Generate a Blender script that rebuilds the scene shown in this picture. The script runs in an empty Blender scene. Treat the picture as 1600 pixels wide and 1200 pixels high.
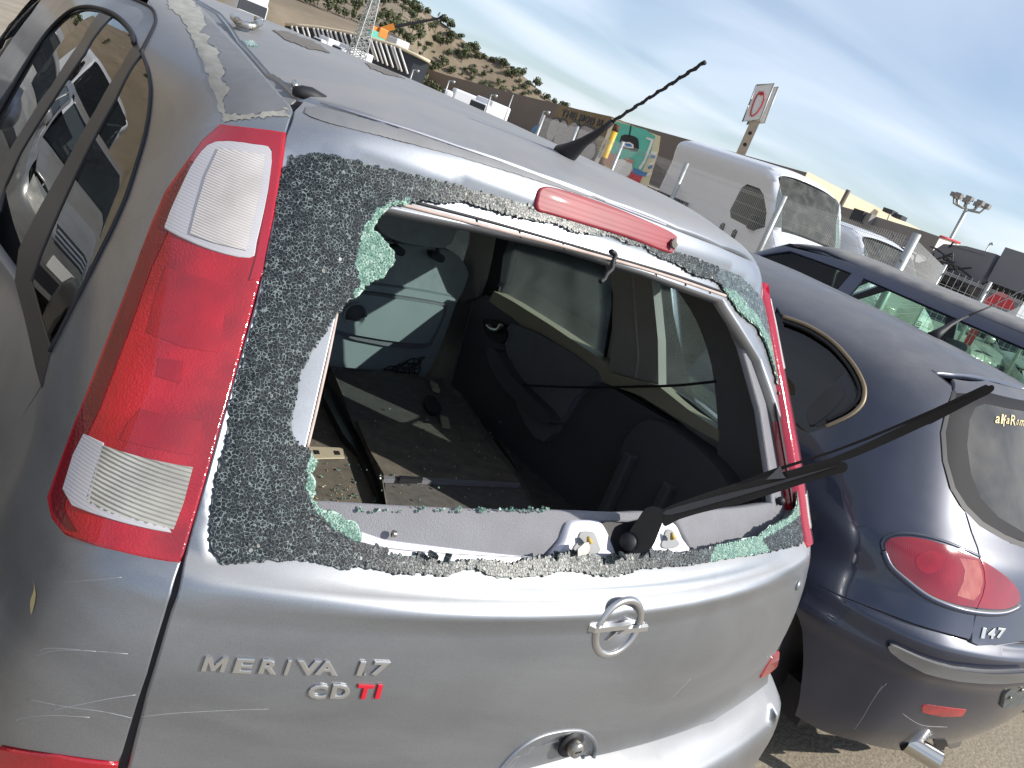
import bpy, bmesh, math, random
import numpy as np
from mathutils import Vector, Matrix
from mathutils.geometry import delaunay_2d_cdt, tessellate_polygon
random.seed(7); RNG = np.random.default_rng(11)
scene = bpy.context.scene
COL = scene.collection
# ------------------------------------------------------------------ camera, world, sun
CAM = np.array([-0.979848, -0.817022, 1.598385, -0.729265, -0.281295, 0.382973, 1338.482941])
def _rot(yaw, pitch, roll):
    cy, sy, cp, sp, cr, sr = math.cos(yaw), math.sin(yaw), math.cos(pitch), math.sin(pitch), math.cos(roll), math.sin(roll)
    return (np.array([[cy, -sy, 0], [sy, cy, 0], [0, 0, 1]]) @ np.array([[1, 0, 0], [0, cp, -sp], [0, sp, cp]])
            @ np.array([[1, 0, 0], [0, 0, -1], [0, 1, 0]], float) @ np.array([[cr, -sr, 0], [sr, cr, 0], [0, 0, 1]]))
CR = _rot(*CAM[3:6]); CP = CAM[:3]; CF = CAM[6]
cam_data = bpy.data.cameras.new('camera'); cam = bpy.data.objects.new('camera', cam_data); COL.objects.link(cam)
M4 = Matrix.Identity(4)
for i in range(3):
    for j in range(3): M4[i][j] = CR[i, j]
    M4[i][3] = CP[i]
cam.matrix_world = M4
cam_data.sensor_width = 36; cam_data.lens = CF / 1600 * 36; cam_data.clip_start = .02; cam_data.clip_end = 6000
scene.camera = cam
SUN_EL = math.radians(33); SUN_AZ = math.radians(-50)       # azimuth of the sun measured from +x towards +y
sun_dir = Vector((math.cos(SUN_EL) * math.cos(SUN_AZ), math.cos(SUN_EL) * math.sin(SUN_AZ), math.sin(SUN_EL)))
world = bpy.data.worlds.new('World'); scene.world = world; world.use_nodes = True
wn, wl = world.node_tree.nodes, world.node_tree.links
wn.clear()
w_out = wn.new('ShaderNodeOutputWorld'); w_bg = wn.new('ShaderNodeBackground'); sky = wn.new('ShaderNodeTexSky')
sky.sky_type = 'NISHITA'; sky.sun_disc = False; sky.sun_elevation = SUN_EL
sky.sun_rotation = math.pi / 2 - SUN_AZ; sky.air_density = 1.0; sky.dust_density = .5; sky.ozone_density = 4.0
w_tc = wn.new('ShaderNodeTexCoord'); w_sep = wn.new('ShaderNodeSeparateXYZ'); wl.new(w_tc.outputs['Generated'], w_sep.inputs[0])
w_den = wn.new('ShaderNodeMath'); w_den.operation = 'ADD'; w_den.inputs[1].default_value = .12; wl.new(w_sep.outputs['Z'], w_den.inputs[0])
w_dx = wn.new('ShaderNodeMath'); w_dx.operation = 'DIVIDE'; wl.new(w_sep.outputs['X'], w_dx.inputs[0]); wl.new(w_den.outputs[0], w_dx.inputs[1])
w_dy = wn.new('ShaderNodeMath'); w_dy.operation = 'DIVIDE'; wl.new(w_sep.outputs['Y'], w_dy.inputs[0]); wl.new(w_den.outputs[0], w_dy.inputs[1])
w_cmb = wn.new('ShaderNodeCombineXYZ'); wl.new(w_dx.outputs[0], w_cmb.inputs[0]); wl.new(w_dy.outputs[0], w_cmb.inputs[1])
w_map = wn.new('ShaderNodeMapping'); w_map.inputs['Rotation'].default_value = (0, 0, math.radians(35)); w_map.inputs['Scale'].default_value = (.55, .9, 1)
wl.new(w_cmb.outputs[0], w_map.inputs[0])
w_noise = wn.new('ShaderNodeTexNoise'); w_noise.inputs['Scale'].default_value = 1.05; w_noise.inputs['Detail'].default_value = 7; w_noise.inputs['Roughness'].default_value = .42
w_noise.inputs['Distortion'].default_value = .5; wl.new(w_map.outputs[0], w_noise.inputs['Vector'])
w_ramp = wn.new('ShaderNodeValToRGB'); w_ramp.color_ramp.elements[0].position = .38; w_ramp.color_ramp.elements[1].position = .76
w_ramp.color_ramp.elements[0].color = (0.20, .20, .20, 1); w_ramp.color_ramp.elements[1].color = (.88, .88, .88, 1)
wl.new(w_noise.outputs['Fac'], w_ramp.inputs[0])
w_mix = wn.new('ShaderNodeMix'); w_mix.data_type = 'RGBA'; wl.new(w_ramp.outputs[0], w_mix.inputs[0]); wl.new(sky.outputs[0], w_mix.inputs[6])
w_mix.inputs[7].default_value = (7.9, 8.5, 9.6, 1)
wl.new(w_mix.outputs[2], w_bg.inputs[0]); w_bg.inputs[1].default_value = .10; wl.new(w_bg.outputs[0], w_out.inputs[0])
sd = bpy.data.lights.new('sun', 'SUN'); sun = bpy.data.objects.new('sun', sd); COL.objects.link(sun)
sd.energy = 4.2; sd.angle = math.radians(.55); sd.color = (1, .95, .86)
sun.rotation_euler = sun_dir.to_track_quat('Z', 'Y').to_euler()
scene.view_settings.view_transform = 'Standard'; scene.view_settings.look = 'None'
scene.view_settings.exposure = 0.42; scene.view_settings.gamma = 1; scene.view_settings.use_curve_mapping = False

# ------------------------------------------------------------------ helpers
def rays(px):
    px = np.atleast_2d(np.array(px, float))
    d = np.stack([(px[:, 0] - 800) / CF, -(px[:, 1] - 600) / CF, -np.ones(len(px))], 1) @ CR.T
    return d / np.linalg.norm(d, axis=1)[:, None]
def on_plane(px, n, c):                       # photo outline carried onto the plane n.p = c
    d = rays(px); n = np.array(n, float); t = (c - CP @ n) / (d @ n); return CP + d * t[:, None]
def onx(px, x): return on_plane(px, (1, 0, 0), x)
def ony(px, y): return on_plane(px, (0, 1, 0), y)
def onz(px, z): return on_plane(px, (0, 0, 1), z)
def at_dist(px, dist):                        # point on the pixel's ray at a horizontal distance
    d = rays(px); h = np.hypot(d[:, 0], d[:, 1]); return CP + d * (dist / h)[:, None]
def node_mat(name):
    m = bpy.data.materials.new(name); m.use_nodes = True; nt = m.node_tree; nt.nodes.clear()
    out = nt.nodes.new('ShaderNodeOutputMaterial'); b = nt.nodes.new('ShaderNodeBsdfPrincipled'); nt.links.new(b.outputs[0], out.inputs[0])
    return m, nt, b, out
def setp(b, **k):
    for a, v in k.items():
        n = {'rough': 'Roughness', 'metal': 'Metallic', 'coat': 'Coat Weight', 'coatr': 'Coat Roughness', 'spec': 'Specular IOR Level', 'trans': 'Transmission Weight', 'ior': 'IOR'}[a]
        b.inputs[n].default_value = v
def mat(name, col, rough=.6, metal=0, noise=0, scale=8, coat=0, coatr=.05, bump=0, bscale=60, spec=.5, dirt=None, dirt_amt=0, dscale=3, rvar=0, stretch=(1, 1, 1), col2=None):
    m, nt, b, out = node_mat(name); N, L = nt.nodes, nt.links
    setp(b, rough=rough, metal=metal, coat=coat, coatr=coatr, spec=spec)
    tc = N.new('ShaderNodeTexCoord'); mp = N.new('ShaderNodeMapping'); mp.inputs['Scale'].default_value = stretch; L.new(tc.outputs['Object'], mp.inputs[0])
    c = (*col, 1); b.inputs['Base Color'].default_value = c; last = None
    if noise or col2:
        n = N.new('ShaderNodeTexNoise'); n.inputs['Scale'].default_value = scale; n.inputs['Detail'].default_value = 8; n.inputs['Roughness'].default_value = .62; L.new(mp.outputs[0], n.inputs['Vector'])
        r = N.new('ShaderNodeValToRGB'); r.color_ramp.elements[0].position = .3; r.color_ramp.elements[1].position = .7
        lo = tuple(max(0, v * (1 - noise)) for v in col) if not col2 else col2
        hi = tuple(min(1, v * (1 + noise)) for v in col)
        r.color_ramp.elements[0].color = (*lo, 1); r.color_ramp.elements[1].color = (*hi, 1); L.new(n.outputs['Fac'], r.inputs[0]); last = r.outputs[0]
        L.new(last, b.inputs['Base Color'])
        if rvar:
            q = N.new('ShaderNodeMapRange'); q.inputs['From Min'].default_value = .3; q.inputs['From Max'].default_value = .7
            q.inputs['To Min'].default_value = rough - rvar; q.inputs['To Max'].default_value = rough + rvar; L.new(n.outputs['Fac'], q.inputs[0]); L.new(q.outputs[0], b.inputs['Roughness'])
    if dirt:
        n2 = N.new('ShaderNodeTexNoise'); n2.inputs['Scale'].default_value = dscale; n2.inputs['Detail'].default_value = 10; n2.inputs['Roughness'].default_value = .7; L.new(mp.outputs[0], n2.inputs['Vector'])
        r2 = N.new('ShaderNodeMapRange'); r2.inputs['From Min'].default_value = .42; r2.inputs['From Max'].default_value = .7; r2.inputs['To Max'].default_value = dirt_amt; L.new(n2.outputs['Fac'], r2.inputs[0])
        mx = N.new('ShaderNodeMix'); mx.data_type = 'RGBA'; L.new(r2.outputs[0], mx.inputs[0])
        if last: L.new(last, mx.inputs[6])
        else: mx.inputs[6].default_value = c
        mx.inputs[7].default_value = (*dirt, 1); L.new(mx.outputs[2], b.inputs['Base Color'])
    if bump:
        n3 = N.new('ShaderNodeTexNoise'); n3.inputs['Scale'].default_value = bscale; n3.inputs['Detail'].default_value = 4; L.new(mp.outputs[0], n3.inputs['Vector'])
        bp = N.new('ShaderNodeBump'); bp.inputs['Strength'].default_value = bump; bp.inputs['Distance'].default_value = .01; L.new(n3.outputs['Fac'], bp.inputs['Height']); L.new(bp.outputs[0], b.inputs['Normal'])
    return m
def car_paint(name, col, metal=.75, rough=.36, coat=.7, coatr=.12, dust=(.42, .40, .37), dust_up=.55, dust_all=.12, flake=.25):
    """Aged metallic paint: flake noise, patchy dust that settles on upward faces, fine scratches."""
    m, nt, b, out = node_mat(name); N, L = nt.nodes, nt.links
    geo = N.new('ShaderNodeNewGeometry'); sep = N.new('ShaderNodeSeparateXYZ'); L.new(geo.outputs['Normal'], sep.inputs[0])
    tc = N.new('ShaderNodeTexCoord')
    n = N.new('ShaderNodeTexNoise'); n.inputs['Scale'].default_value = 5; n.inputs['Detail'].default_value = 10; n.inputs['Roughness'].default_value = .68; L.new(tc.outputs['Object'], n.inputs['Vector'])
    nv = N.new('ShaderNodeMapRange'); nv.inputs['From Min'].default_value = .3; nv.inputs['From Max'].default_value = .7; nv.inputs['To Min'].default_value = .55; nv.inputs['To Max'].default_value = 1.1; L.new(n.outputs['Fac'], nv.inputs[0])
    up = N.new('ShaderNodeMapRange'); up.inputs['From Min'].default_value = .55; up.inputs['From Max'].default_value = .97; up.inputs['To Min'].default_value = dust_all; up.inputs['To Max'].default_value = dust_up; L.new(sep.outputs['Z'], up.inputs[0])
    mu = N.new('ShaderNodeMath'); mu.operation = 'MULTIPLY'; mu.use_clamp = True; L.new(up.outputs[0], mu.inputs[0]); L.new(nv.outputs[0], mu.inputs[1])
    fl = N.new('ShaderNodeTexNoise'); fl.inputs['Scale'].default_value = 900; fl.inputs['Detail'].default_value = 1; L.new(tc.outputs['Object'], fl.inputs['Vector'])
    fr = N.new('ShaderNodeMapRange'); fr.inputs['To Min'].default_value = 1 - flake; fr.inputs['To Max'].default_value = 1 + flake; L.new(fl.outputs['Fac'], fr.inputs[0])
    sc = N.new('ShaderNodeVectorMath'); sc.operation = 'SCALE'; sc.inputs[0].default_value = col; sm = N.new('ShaderNodeTexNoise'); sm.inputs['Scale'].default_value = 3.2; sm.inputs['Detail'].default_value = 7; sm.inputs['Distortion'].default_value = 1.2; smp = N.new('ShaderNodeMapping'); smp.inputs['Scale'].default_value = (.6, 1, 1.5); smp.inputs['Rotation'].default_value = (0, .35, 0); L.new(tc.outputs['Object'], smp.inputs[0]); L.new(smp.outputs[0], sm.inputs['Vector'])
    smr = N.new('ShaderNodeMapRange'); smr.inputs['From Min'].default_value = .38; smr.inputs['From Max'].default_value = .55; smr.inputs['To Min'].default_value = .80; smr.inputs['To Max'].default_value = 1.0; L.new(sm.outputs['Fac'], smr.inputs[0])
    mm = N.new('ShaderNodeMath'); mm.operation = 'MULTIPLY'; L.new(fr.outputs[0], mm.inputs[0]); L.new(smr.outputs[0], mm.inputs[1]); L.new(mm.outputs[0], sc.inputs['Scale'])
    mx = N.new('ShaderNodeMix'); mx.data_type = 'RGBA'; L.new(mu.outputs[0], mx.inputs[0]); L.new(sc.outputs[0], mx.inputs[6]); mx.inputs[7].default_value = (*dust, 1)
    L.new(mx.outputs[2], b.inputs['Base Color'])
    mt = N.new('ShaderNodeMapRange'); mt.inputs['To Min'].default_value = metal; mt.inputs['To Max'].default_value = 0; L.new(mu.outputs[0], mt.inputs[0]); L.new(mt.outputs[0], b.inputs['Metallic'])
    rg = N.new('ShaderNodeMapRange'); rg.inputs['To Min'].default_value = rough; rg.inputs['To Max'].default_value = .8; L.new(mu.outputs[0], rg.inputs[0]); L.new(rg.outputs[0], b.inputs['Roughness'])
    ct = N.new('ShaderNodeMapRange'); ct.inputs['From Max'].default_value = .6; ct.inputs['To Min'].default_value = coat; ct.inputs['To Max'].default_value = .05; L.new(mu.outputs[0], ct.inputs[0]); L.new(ct.outputs[0], b.inputs['Coat Weight'])
    b.inputs['Coat Roughness'].default_value = coatr
    n3 = N.new('ShaderNodeTexNoise'); n3.inputs['Scale'].default_value = 7; n3.inputs['Detail'].default_value = 3; L.new(tc.outputs['Object'], n3.inputs['Vector'])
    bp = N.new('ShaderNodeBump'); bp.inputs['Strength'].default_value = .03; bp.inputs['Distance'].default_value = .01; L.new(n3.outputs['Fac'], bp.inputs['Height']); L.new(bp.outputs[0], b.inputs['Normal'])
    return m
def glass_mat(name, tint=(.5, .6, .55), ior=1.5, rough=.0, extra=0):
    m = bpy.data.materials.new(name); m.use_nodes = True; nt = m.node_tree; N, L = nt.nodes, nt.links; N.clear()
    out = N.new('ShaderNodeOutputMaterial'); t = N.new('ShaderNodeBsdfTransparent'); t.inputs[0].default_value = (*tint, 1)
    g = N.new('ShaderNodeBsdfGlossy'); g.inputs['Roughness'].default_value = rough; f = N.new('ShaderNodeFresnel'); f.inputs[0].default_value = ior
    mx = N.new('ShaderNodeMixShader'); L.new(f.outputs[0], mx.inputs[0]); L.new(t.outputs[0], mx.inputs[1]); L.new(g.outputs[0], mx.inputs[2])
    last = mx.outputs[0]
    if extra:   # a film of dust
        d0 = N.new('ShaderNodeBsdfDiffuse'); d0.inputs[0].default_value = (.5, .48, .44, 1); d1 = N.new('ShaderNodeBsdfTranslucent'); d1.inputs[0].default_value = (.5, .54, .52, 1); d = N.new('ShaderNodeMixShader'); L.new(d0.outputs[0], d.inputs[1]); L.new(d1.outputs[0], d.inputs[2]); n = N.new('ShaderNodeTexNoise'); n.inputs['Scale'].default_value = 6; n.inputs['Detail'].default_value = 8
        tc = N.new('ShaderNodeTexCoord'); L.new(tc.outputs['Object'], n.inputs['Vector'])
        r = N.new('ShaderNodeMapRange'); r.inputs['From Min'].default_value = .3; r.inputs['From Max'].default_value = .75; r.inputs['To Min'].default_value = extra * .4; r.inputs['To Max'].default_value = extra * 1.4; L.new(n.outputs['Fac'], r.inputs[0])
        m2 = N.new('ShaderNodeMixShader'); L.new(r.outputs[0], m2.inputs[0]); L.new(last, m2.inputs[1]); L.new(d.outputs[0], m2.inputs[2]); last = m2.outputs[0]
    L.new(last, out.inputs[0]); return m

def link(o, parent=None):
    COL.objects.link(o)
    if parent is not None: o.parent = parent
    return o
def thing(name, label, cat, loc=(0, 0, 0), rz=0, group=None):
    o = bpy.data.objects.new(name, None); COL.objects.link(o); o.empty_display_size = .1
    o.location = loc; o.rotation_euler = (0, 0, rz); o['label'] = label; o['category'] = cat
    if group: o['group'] = group
    return o
def tag(o, label=None, cat=None, group=None, kind=None):
    for k, v in (('label', label), ('category', cat), ('group', group), ('kind', kind)):
        if v: o[k] = v
    return o
def mesh(name, v, f, m, parent=None, smooth=False, mats=None, fm=None, world_space=True):
    me = bpy.data.meshes.new(name)
    v = np.asarray(v, float)
    me.from_pydata([tuple(p) for p in v], [], [tuple(int(i) for i in q) for q in f])
    for mm in ([m] if mats is None else mats): me.materials.append(mm)
    if fm is not None: me.polygons.foreach_set('material_index', np.array(fm, dtype=np.int32))
    if smooth: me.polygons.foreach_set('use_smooth', np.ones(len(me.polygons), dtype=bool))
    me.update()
    o = bpy.data.objects.new(name, me); COL.objects.link(o)
    if parent is not None:
        o.parent = parent
        if world_space: o.matrix_parent_inverse = pinv(parent)
    return o
def pinv(parent):
    return (Matrix.Translation(parent.location) @ parent.rotation_euler.to_matrix().to_4x4()).inverted() if parent.parent is None else Matrix.Identity(4)
class MB:                                      # collects simple solids into one mesh
    def __init__(s): s.v = []; s.f = []
    def add(s, v, f):
        b = len(s.v); s.v += [tuple(p) for p in v]; s.f += [tuple(b + i for i in q) for q in f]; return s
    def box(s, lo, hi, bev=0):
        x0, y0, z0 = lo; x1, y1, z1 = hi
        if bev:
            bm = bmesh.new(); bmesh.ops.create_cube(bm, size=1, matrix=Matrix.Translation(((x0+x1)/2, (y0+y1)/2, (z0+z1)/2)) @ Matrix.Diagonal((x1-x0, y1-y0, z1-z0, 1)))
            bmesh.ops.bevel(bm, geom=bm.edges[:], offset=bev, segments=3, affect='EDGES', profile=.5)
            s.add([tuple(q.co) for q in bm.verts], [[q.index for q in fc.verts] for fc in bm.faces]); bm.free(); return s
        return s.add([(x0,y0,z0),(x1,y0,z0),(x1,y1,z0),(x0,y1,z0),(x0,y0,z1),(x1,y0,z1),(x1,y1,z1),(x0,y1,z1)],
                     [(0,3,2,1),(4,5,6,7),(0,1,5,4),(1,2,6,5),(2,3,7,6),(3,0,4,7)])
    def tube(s, pts, r, n=10, cap=True):
        pts = [Vector(p) for p in pts]; k = len(pts); rr = r if hasattr(r, '__len__') else [r] * k; rings = []; up = None
        for i, p in enumerate(pts):
            t = (pts[min(i+1, k-1)] - pts[max(i-1, 0)]).normalized()
            if up is None: up = Vector((0, 0, 1)) if abs(t.z) < .9 else Vector((1, 0, 0))
            a = t.cross(up).normalized(); b = a.cross(t).normalized(); up = b
            rings.append([tuple(p + (a * math.cos(2*math.pi*j/n) + b * math.sin(2*math.pi*j/n)) * rr[i]) for j in range(n)])
        v = [q for ring in rings for q in ring]; f = []
        for i in range(k-1):
            for j in range(n): f.append((i*n+j, i*n+(j+1)%n, (i+1)*n+(j+1)%n, (i+1)*n+j))
        if cap: f.append(tuple(reversed(range(n)))); f.append(tuple(range((k-1)*n, k*n)))
        return s.add(v, f)
    def build(s, name, m, parent=None, smooth=False): return mesh(name, s.v, s.f, m, parent, smooth)
def tube(name, pts, r, m, parent=None, n=10): return MB().tube(pts, r, n).build(name, m, parent, True)
def box(name, lo, hi, m, parent=None, bev=0): return MB().box(lo, hi, bev).build(name, m, parent)
def prism(name, pts, ext, m, parent=None, holes=(), bev=0):
    """Flat polygon (3-D points) with thickness vector ext."""
    loops = [np.array(pts, float)] + [np.array(h, float) for h in holes]; e = np.array(ext, float)
    tri = tessellate_polygon([[Vector(p) for p in lp] for lp in loops]); allp = np.concatenate(loops); n = len(allp)
    v = np.concatenate([allp, allp + e]); nrm = np.zeros(3)
    a = loops[0]
    for i in range(len(a)): nrm += np.cross(a[i], a[(i+1) % len(a)])
    f = []
    for t in tri:
        q = np.cross(allp[t[1]] - allp[t[0]], allp[t[2]] - allp[t[0]])
        t = tuple(t) if q @ e < 0 else tuple(reversed(t))
        f.append(t); f.append(tuple(n + i for i in reversed(t)))
    o = 0
    for li, lp in enumerate(loops):
        k = len(lp)
        for i in range(k):
            j = (i + 1) % k; q = (o+i, o+j, n+o+j, n+o+i); f.append(q if (nrm @ e < 0) else tuple(reversed(q)))
        o += k
    ob = mesh(name, v, f, m, parent)
    if bev:
        md = ob.modifiers.new('bev', 'BEVEL'); md.width = bev; md.segments = 2; md.limit_method = 'ANGLE'; md.angle_limit = math.radians(50)
    return ob
def curve_resample(P, h, closed=True):
    P = np.asarray(P, float); Q = np.concatenate([P, P[:1]]) if closed else P; out = []
    for a, b in zip(Q[:-1], Q[1:]):
        k = max(1, int(math.ceil(np.linalg.norm(b - a) / h)))
        for i in range(k): out.append(a + (b - a) * i / k)
    if not closed: out.append(Q[-1])
    return np.array(out)
def catmull(P, k=6, closed=True, tension=.5):
    P = np.asarray(P, float); n = len(P); out = []
    rng = range(n) if closed else range(n - 1)
    for i in rng:
        p0, p1, p2, p3 = (P[(i-1) % n], P[i], P[(i+1) % n], P[(i+2) % n]) if closed else (P[max(i-1, 0)], P[i], P[i+1], P[min(i+2, n-1)])
        for j in range(k):
            t = j / k
            out.append(.5 * ((2*p1) + (-p0+p2)*t + (2*p0-5*p1+4*p2-p3)*t*t + (-p0+3*p1-3*p2+p3)*t**3))
    if not closed: out.append(P[-1])
    return np.array(out)
def inside(P, poly):
    x, y = P[:, 0], P[:, 1]; r = np.zeros(len(P), bool); n = len(poly)
    for i in range(n):
        x1, y1 = poly[i]; x2, y2 = poly[(i+1) % n]
        c = (y1 > y) != (y2 > y); xx = (x2 - x1) * (y - y1) / ((y2 - y1) if y2 != y1 else 1e-12) + x1
        r ^= c & (x < xx)
    return r
def seg_dist(P, poly, closed=True):
    poly = np.asarray(poly, float); A = poly; B = np.roll(poly, -1, 0)
    if not closed: A, B = A[:-1], B[:-1]
    d = np.full(len(P), 1e9)
    for a, b in zip(A, B):
        ab = b - a; t = np.clip(((P - a) @ ab) / max(ab @ ab, 1e-12), 0, 1); d = np.minimum(d, np.linalg.norm(P - (a + t[:, None] * ab), axis=1))
    return d
def cdt(bnd, holes, h, jitter=0):
    """2-D boundary + holes -> verts, tris, per-loop index lists"""
    lo, hi = bnd.min(0), bnd.max(0)
    gx = np.arange(lo[0] + h/2, hi[0], h); gy = np.arange(lo[1] + h/2, hi[1], h * .87)
    G = np.stack(np.meshgrid(gx, gy), -1); G[1::2, :, 0] += h / 2; G = G.reshape(-1, 2)
    G = G[inside(G, bnd)]
    if jitter: G = G + RNG.uniform(-jitter, jitter, G.shape) * h
    G = G[seg_dist(G, bnd) > h * .45]
    for q in holes: G = G[~inside(G, q)]; G = G[seg_dist(G, q) > h * .45]
    loops = [bnd] + list(holes); V = [Vector(p) for lp in loops for p in lp] + [Vector(p) for p in G]; E = []; o = 0; idx = []
    for lp in loops:
        k = len(lp); E += [(o+i, o+(i+1) % k) for i in range(k)]; idx.append([o+i for i in range(k)]); o += k
    v, e, f, ov, oe, of = delaunay_2d_cdt(V, E, [], 0, 1e-7)
    v = np.array([tuple(p) for p in v]); f = np.array(f)
    c = v[f].mean(1); ok = inside(c, bnd)
    for q in holes: ok &= ~inside(c, q)
    remap = {}
    for i, l in enumerate(ov):
        for k in l: remap[k] = i
    return v, f[ok], [[remap[i] for i in l] for l in idx]
# ------------------------------------------------------------------ car bodies as implicit surfaces
def interp(z, k): return np.interp(z, [a for a, _ in k], [b for _, b in k])
def sinterp(z, k):                            # smooth interpolation through knots (monotone-ish cubic)
    xs = np.array([a for a, _ in k], float); ys = np.array([b for _, b in k], float); m = np.gradient(ys, xs)
    z = np.clip(z, xs[0], xs[-1]); i = np.clip(np.searchsorted(xs, z) - 1, 0, len(xs) - 2); h = xs[i+1] - xs[i]; t = (z - xs[i]) / h
    return (2*t**3-3*t**2+1)*ys[i] + (t**3-2*t**2+t)*h*m[i] + (-2*t**3+3*t**2)*ys[i+1] + (t**3-t**2)*h*m[i+1]
def smin(a, b, k):
    h = np.maximum(k - np.abs(a - b), 0) / k; return np.minimum(a, b) - h * h * k * .25
class Body:
    def __init__(s, F): s.F = F
    def march(s, P, D, t0, t1, n=160):
        P = np.asarray(P, float); D = np.broadcast_to(D, P.shape); N = len(P); ts = np.linspace(t0, t1, n)
        prev = s.F(P + D * ts[0]); hit = np.full(N, -1.0); lo = np.zeros(N); hi = np.zeros(N); best = prev.copy(); bt = np.full(N, ts[0])
        done = np.zeros(N, bool)
        for a, b in zip(ts[:-1], ts[1:]):
            cur = s.F(P + D * b); g = (~done) & (prev < 0) & (cur >= 0); lo[g] = a; hi[g] = b; done |= g
            g2 = cur > best; best[g2] = cur[g2]; bt[g2] = b; prev = cur
        for _ in range(22):
            m = (lo + hi) / 2; c = s.F(P + D * m[:, None]) >= 0; hi = np.where(c, m, hi); lo = np.where(c, lo, m)
        t = np.where(done, (lo + hi) / 2, bt); return P + D * t[:, None], done
    def px(s, pts, t0=.5, t1=5.2):
        P0 = np.repeat(CP[None], len(pts), 0); D = rays(pts); p, ok = s.march(P0, D, t0, t1, 620)
        if not ok.all():                       # ray grazes past: settle on the closest approach
            i = np.nonzero(~ok)[0]; t = np.linalg.norm(p[i] - P0[i], axis=1); w = (t1 - t0) / 620
            for _ in range(4):
                c = np.stack([s.F(P0[i] + D[i] * (t + k * w)[:, None]) for k in np.linspace(-1, 1, 9)]); t = t + np.linspace(-1, 1, 9)[c.argmax(0)] * w; w /= 4
            p[i] = P0[i] + D[i] * t[:, None]
        return p
    def grad(s, P):
        e = 2e-4; g = np.stack([s.F(P + np.eye(3)[i] * e) - s.F(P - np.eye(3)[i] * e) for i in range(3)], 1)
        return g / np.maximum(np.linalg.norm(g, axis=1), 1e-9)[:, None]
    def panel(s, name, outline, d, m, parent=None, h=.03, thick=.018, disp=None, holes=(), off=0, lip=.003, hb=None, jit=0, back=None, mats=None, fmfn=None):
        """Sheet lying on the body inside a closed 3-D outline; d = rough inward direction used to lay it on the body."""
        d = np.array(d, float); d /= np.linalg.norm(d); up = np.array([0, 0, 1.]) if abs(d[2]) < .9 else np.array([0, 1., 0])
        u = np.cross(d, up); u /= np.linalg.norm(u); w = np.cross(u, d)
        to2 = lambda P: np.stack([np.asarray(P) @ u, np.asarray(P) @ w], 1)
        hb = hb or h
        O = to2(curve_resample(outline, hb)); H = [to2(curve_resample(q, hb)) for q in holes]
        v2, f, loops = cdt(O, H, h, jit)
        c = np.asarray(outline, float) @ d; base = v2[:, :1] * u + v2[:, 1:] * w
        P, ok = s.march(base, d[None], c.min() - .5, c.max() + .5, 90)
        g = s.grad(P); n = -g
        nv = n.copy()
        if disp is not None:                   # shading normal of the displaced skin
            ta = np.cross(n, [0.3, .2, .93]); ta /= np.linalg.norm(ta, axis=1)[:, None]; tb = np.cross(n, ta); e_ = 1.5e-3
            d0 = disp(P); da = disp(P + ta * e_); db = disp(P + tb * e_); nv = n - ta * ((da - d0) / e_)[:, None] - tb * ((db - d0) / e_)[:, None]; nv /= np.linalg.norm(nv, axis=1)[:, None]
        N_ = [nv]
        if disp is not None or off: P = P + n * ((disp(P) if disp is not None else 0) + off)[:, None] if disp is not None else P + n * off
        e1 = P[f[:, 1]] - P[f[:, 0]]; e2 = P[f[:, 2]] - P[f[:, 0]]; flip = (np.cross(e1, e2) * n[f[:, 0]]).sum(1) < 0
        f[flip] = f[flip][:, ::-1]
        V = [P]; F = [tuple(t) for t in f]; cnt = len(P); vn = n
        if thick:
            for li, lp in enumerate(loops):
                b = P[lp]; nn = vn[lp]; t = np.roll(b, -1, 0) - np.roll(b, 1, 0); o2 = np.cross(t, nn); o2 /= np.maximum(np.linalg.norm(o2, axis=1), 1e-9)[:, None]
                a2 = v2[lp]; area = (a2[:, 0] * np.roll(a2[:, 1], -1) - a2[:, 1] * np.roll(a2[:, 0], -1)).sum()
                # pick outward by testing orientation
                test = to2(b + o2 * 1e-3); poly = v2[lp]; sgn = -1 if inside(test, poly).mean() > .5 else 1
                if li > 0: sgn = -sgn
                r1 = b + o2 * sgn * lip * .7 - nn * lip; r2 = r1 + o2 * sgn * lip * .1 - nn * thick; k = len(lp)
                V += [r1, r2]; N_ += [nn * .7 + o2 * sgn * .7, o2 * sgn - nn * .05]; i1 = list(range(cnt, cnt + k)); i2 = list(range(cnt + k, cnt + 2 * k)); cnt += 2 * k
                # winding: match neighbouring surface
                fl = np.cross(b[1] - b[0], (r1[0] - b[0])) @ (o2[0] * sgn) < 0
                for A, B in ((list(lp), i1), (i1, i2)):
                    for i in range(k):
                        j = (i + 1) % k; q = (A[i], A[j], B[j], B[i]); F.append(tuple(reversed(q)) if fl else q)
        fm = None
        if fmfn is not None: C = P[f].mean(1); fm = list(fmfn(C).astype(int)) + [0] * (len(F) - len(f))
        ob = mesh(name, np.concatenate(V), F, m, parent, True, mats=mats, fm=fm)
        NN = np.concatenate(N_); NN /= np.maximum(np.linalg.norm(NN, axis=1), 1e-9)[:, None]
        ob.data.normals_split_custom_set_from_vertices([tuple(q) for q in NN])
        return ob
def mir(P): P = np.array(P, float).copy(); P[:, 0] *= -1; return P
def jag(pts, amp, step, seed=1, closed=True):
    """photo outline made ragged like broken glass or peeling lacquer"""
    r = np.random.default_rng(seed); Q = curve_resample(pts, step, closed); return Q + r.uniform(-amp, amp, Q.shape)
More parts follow.
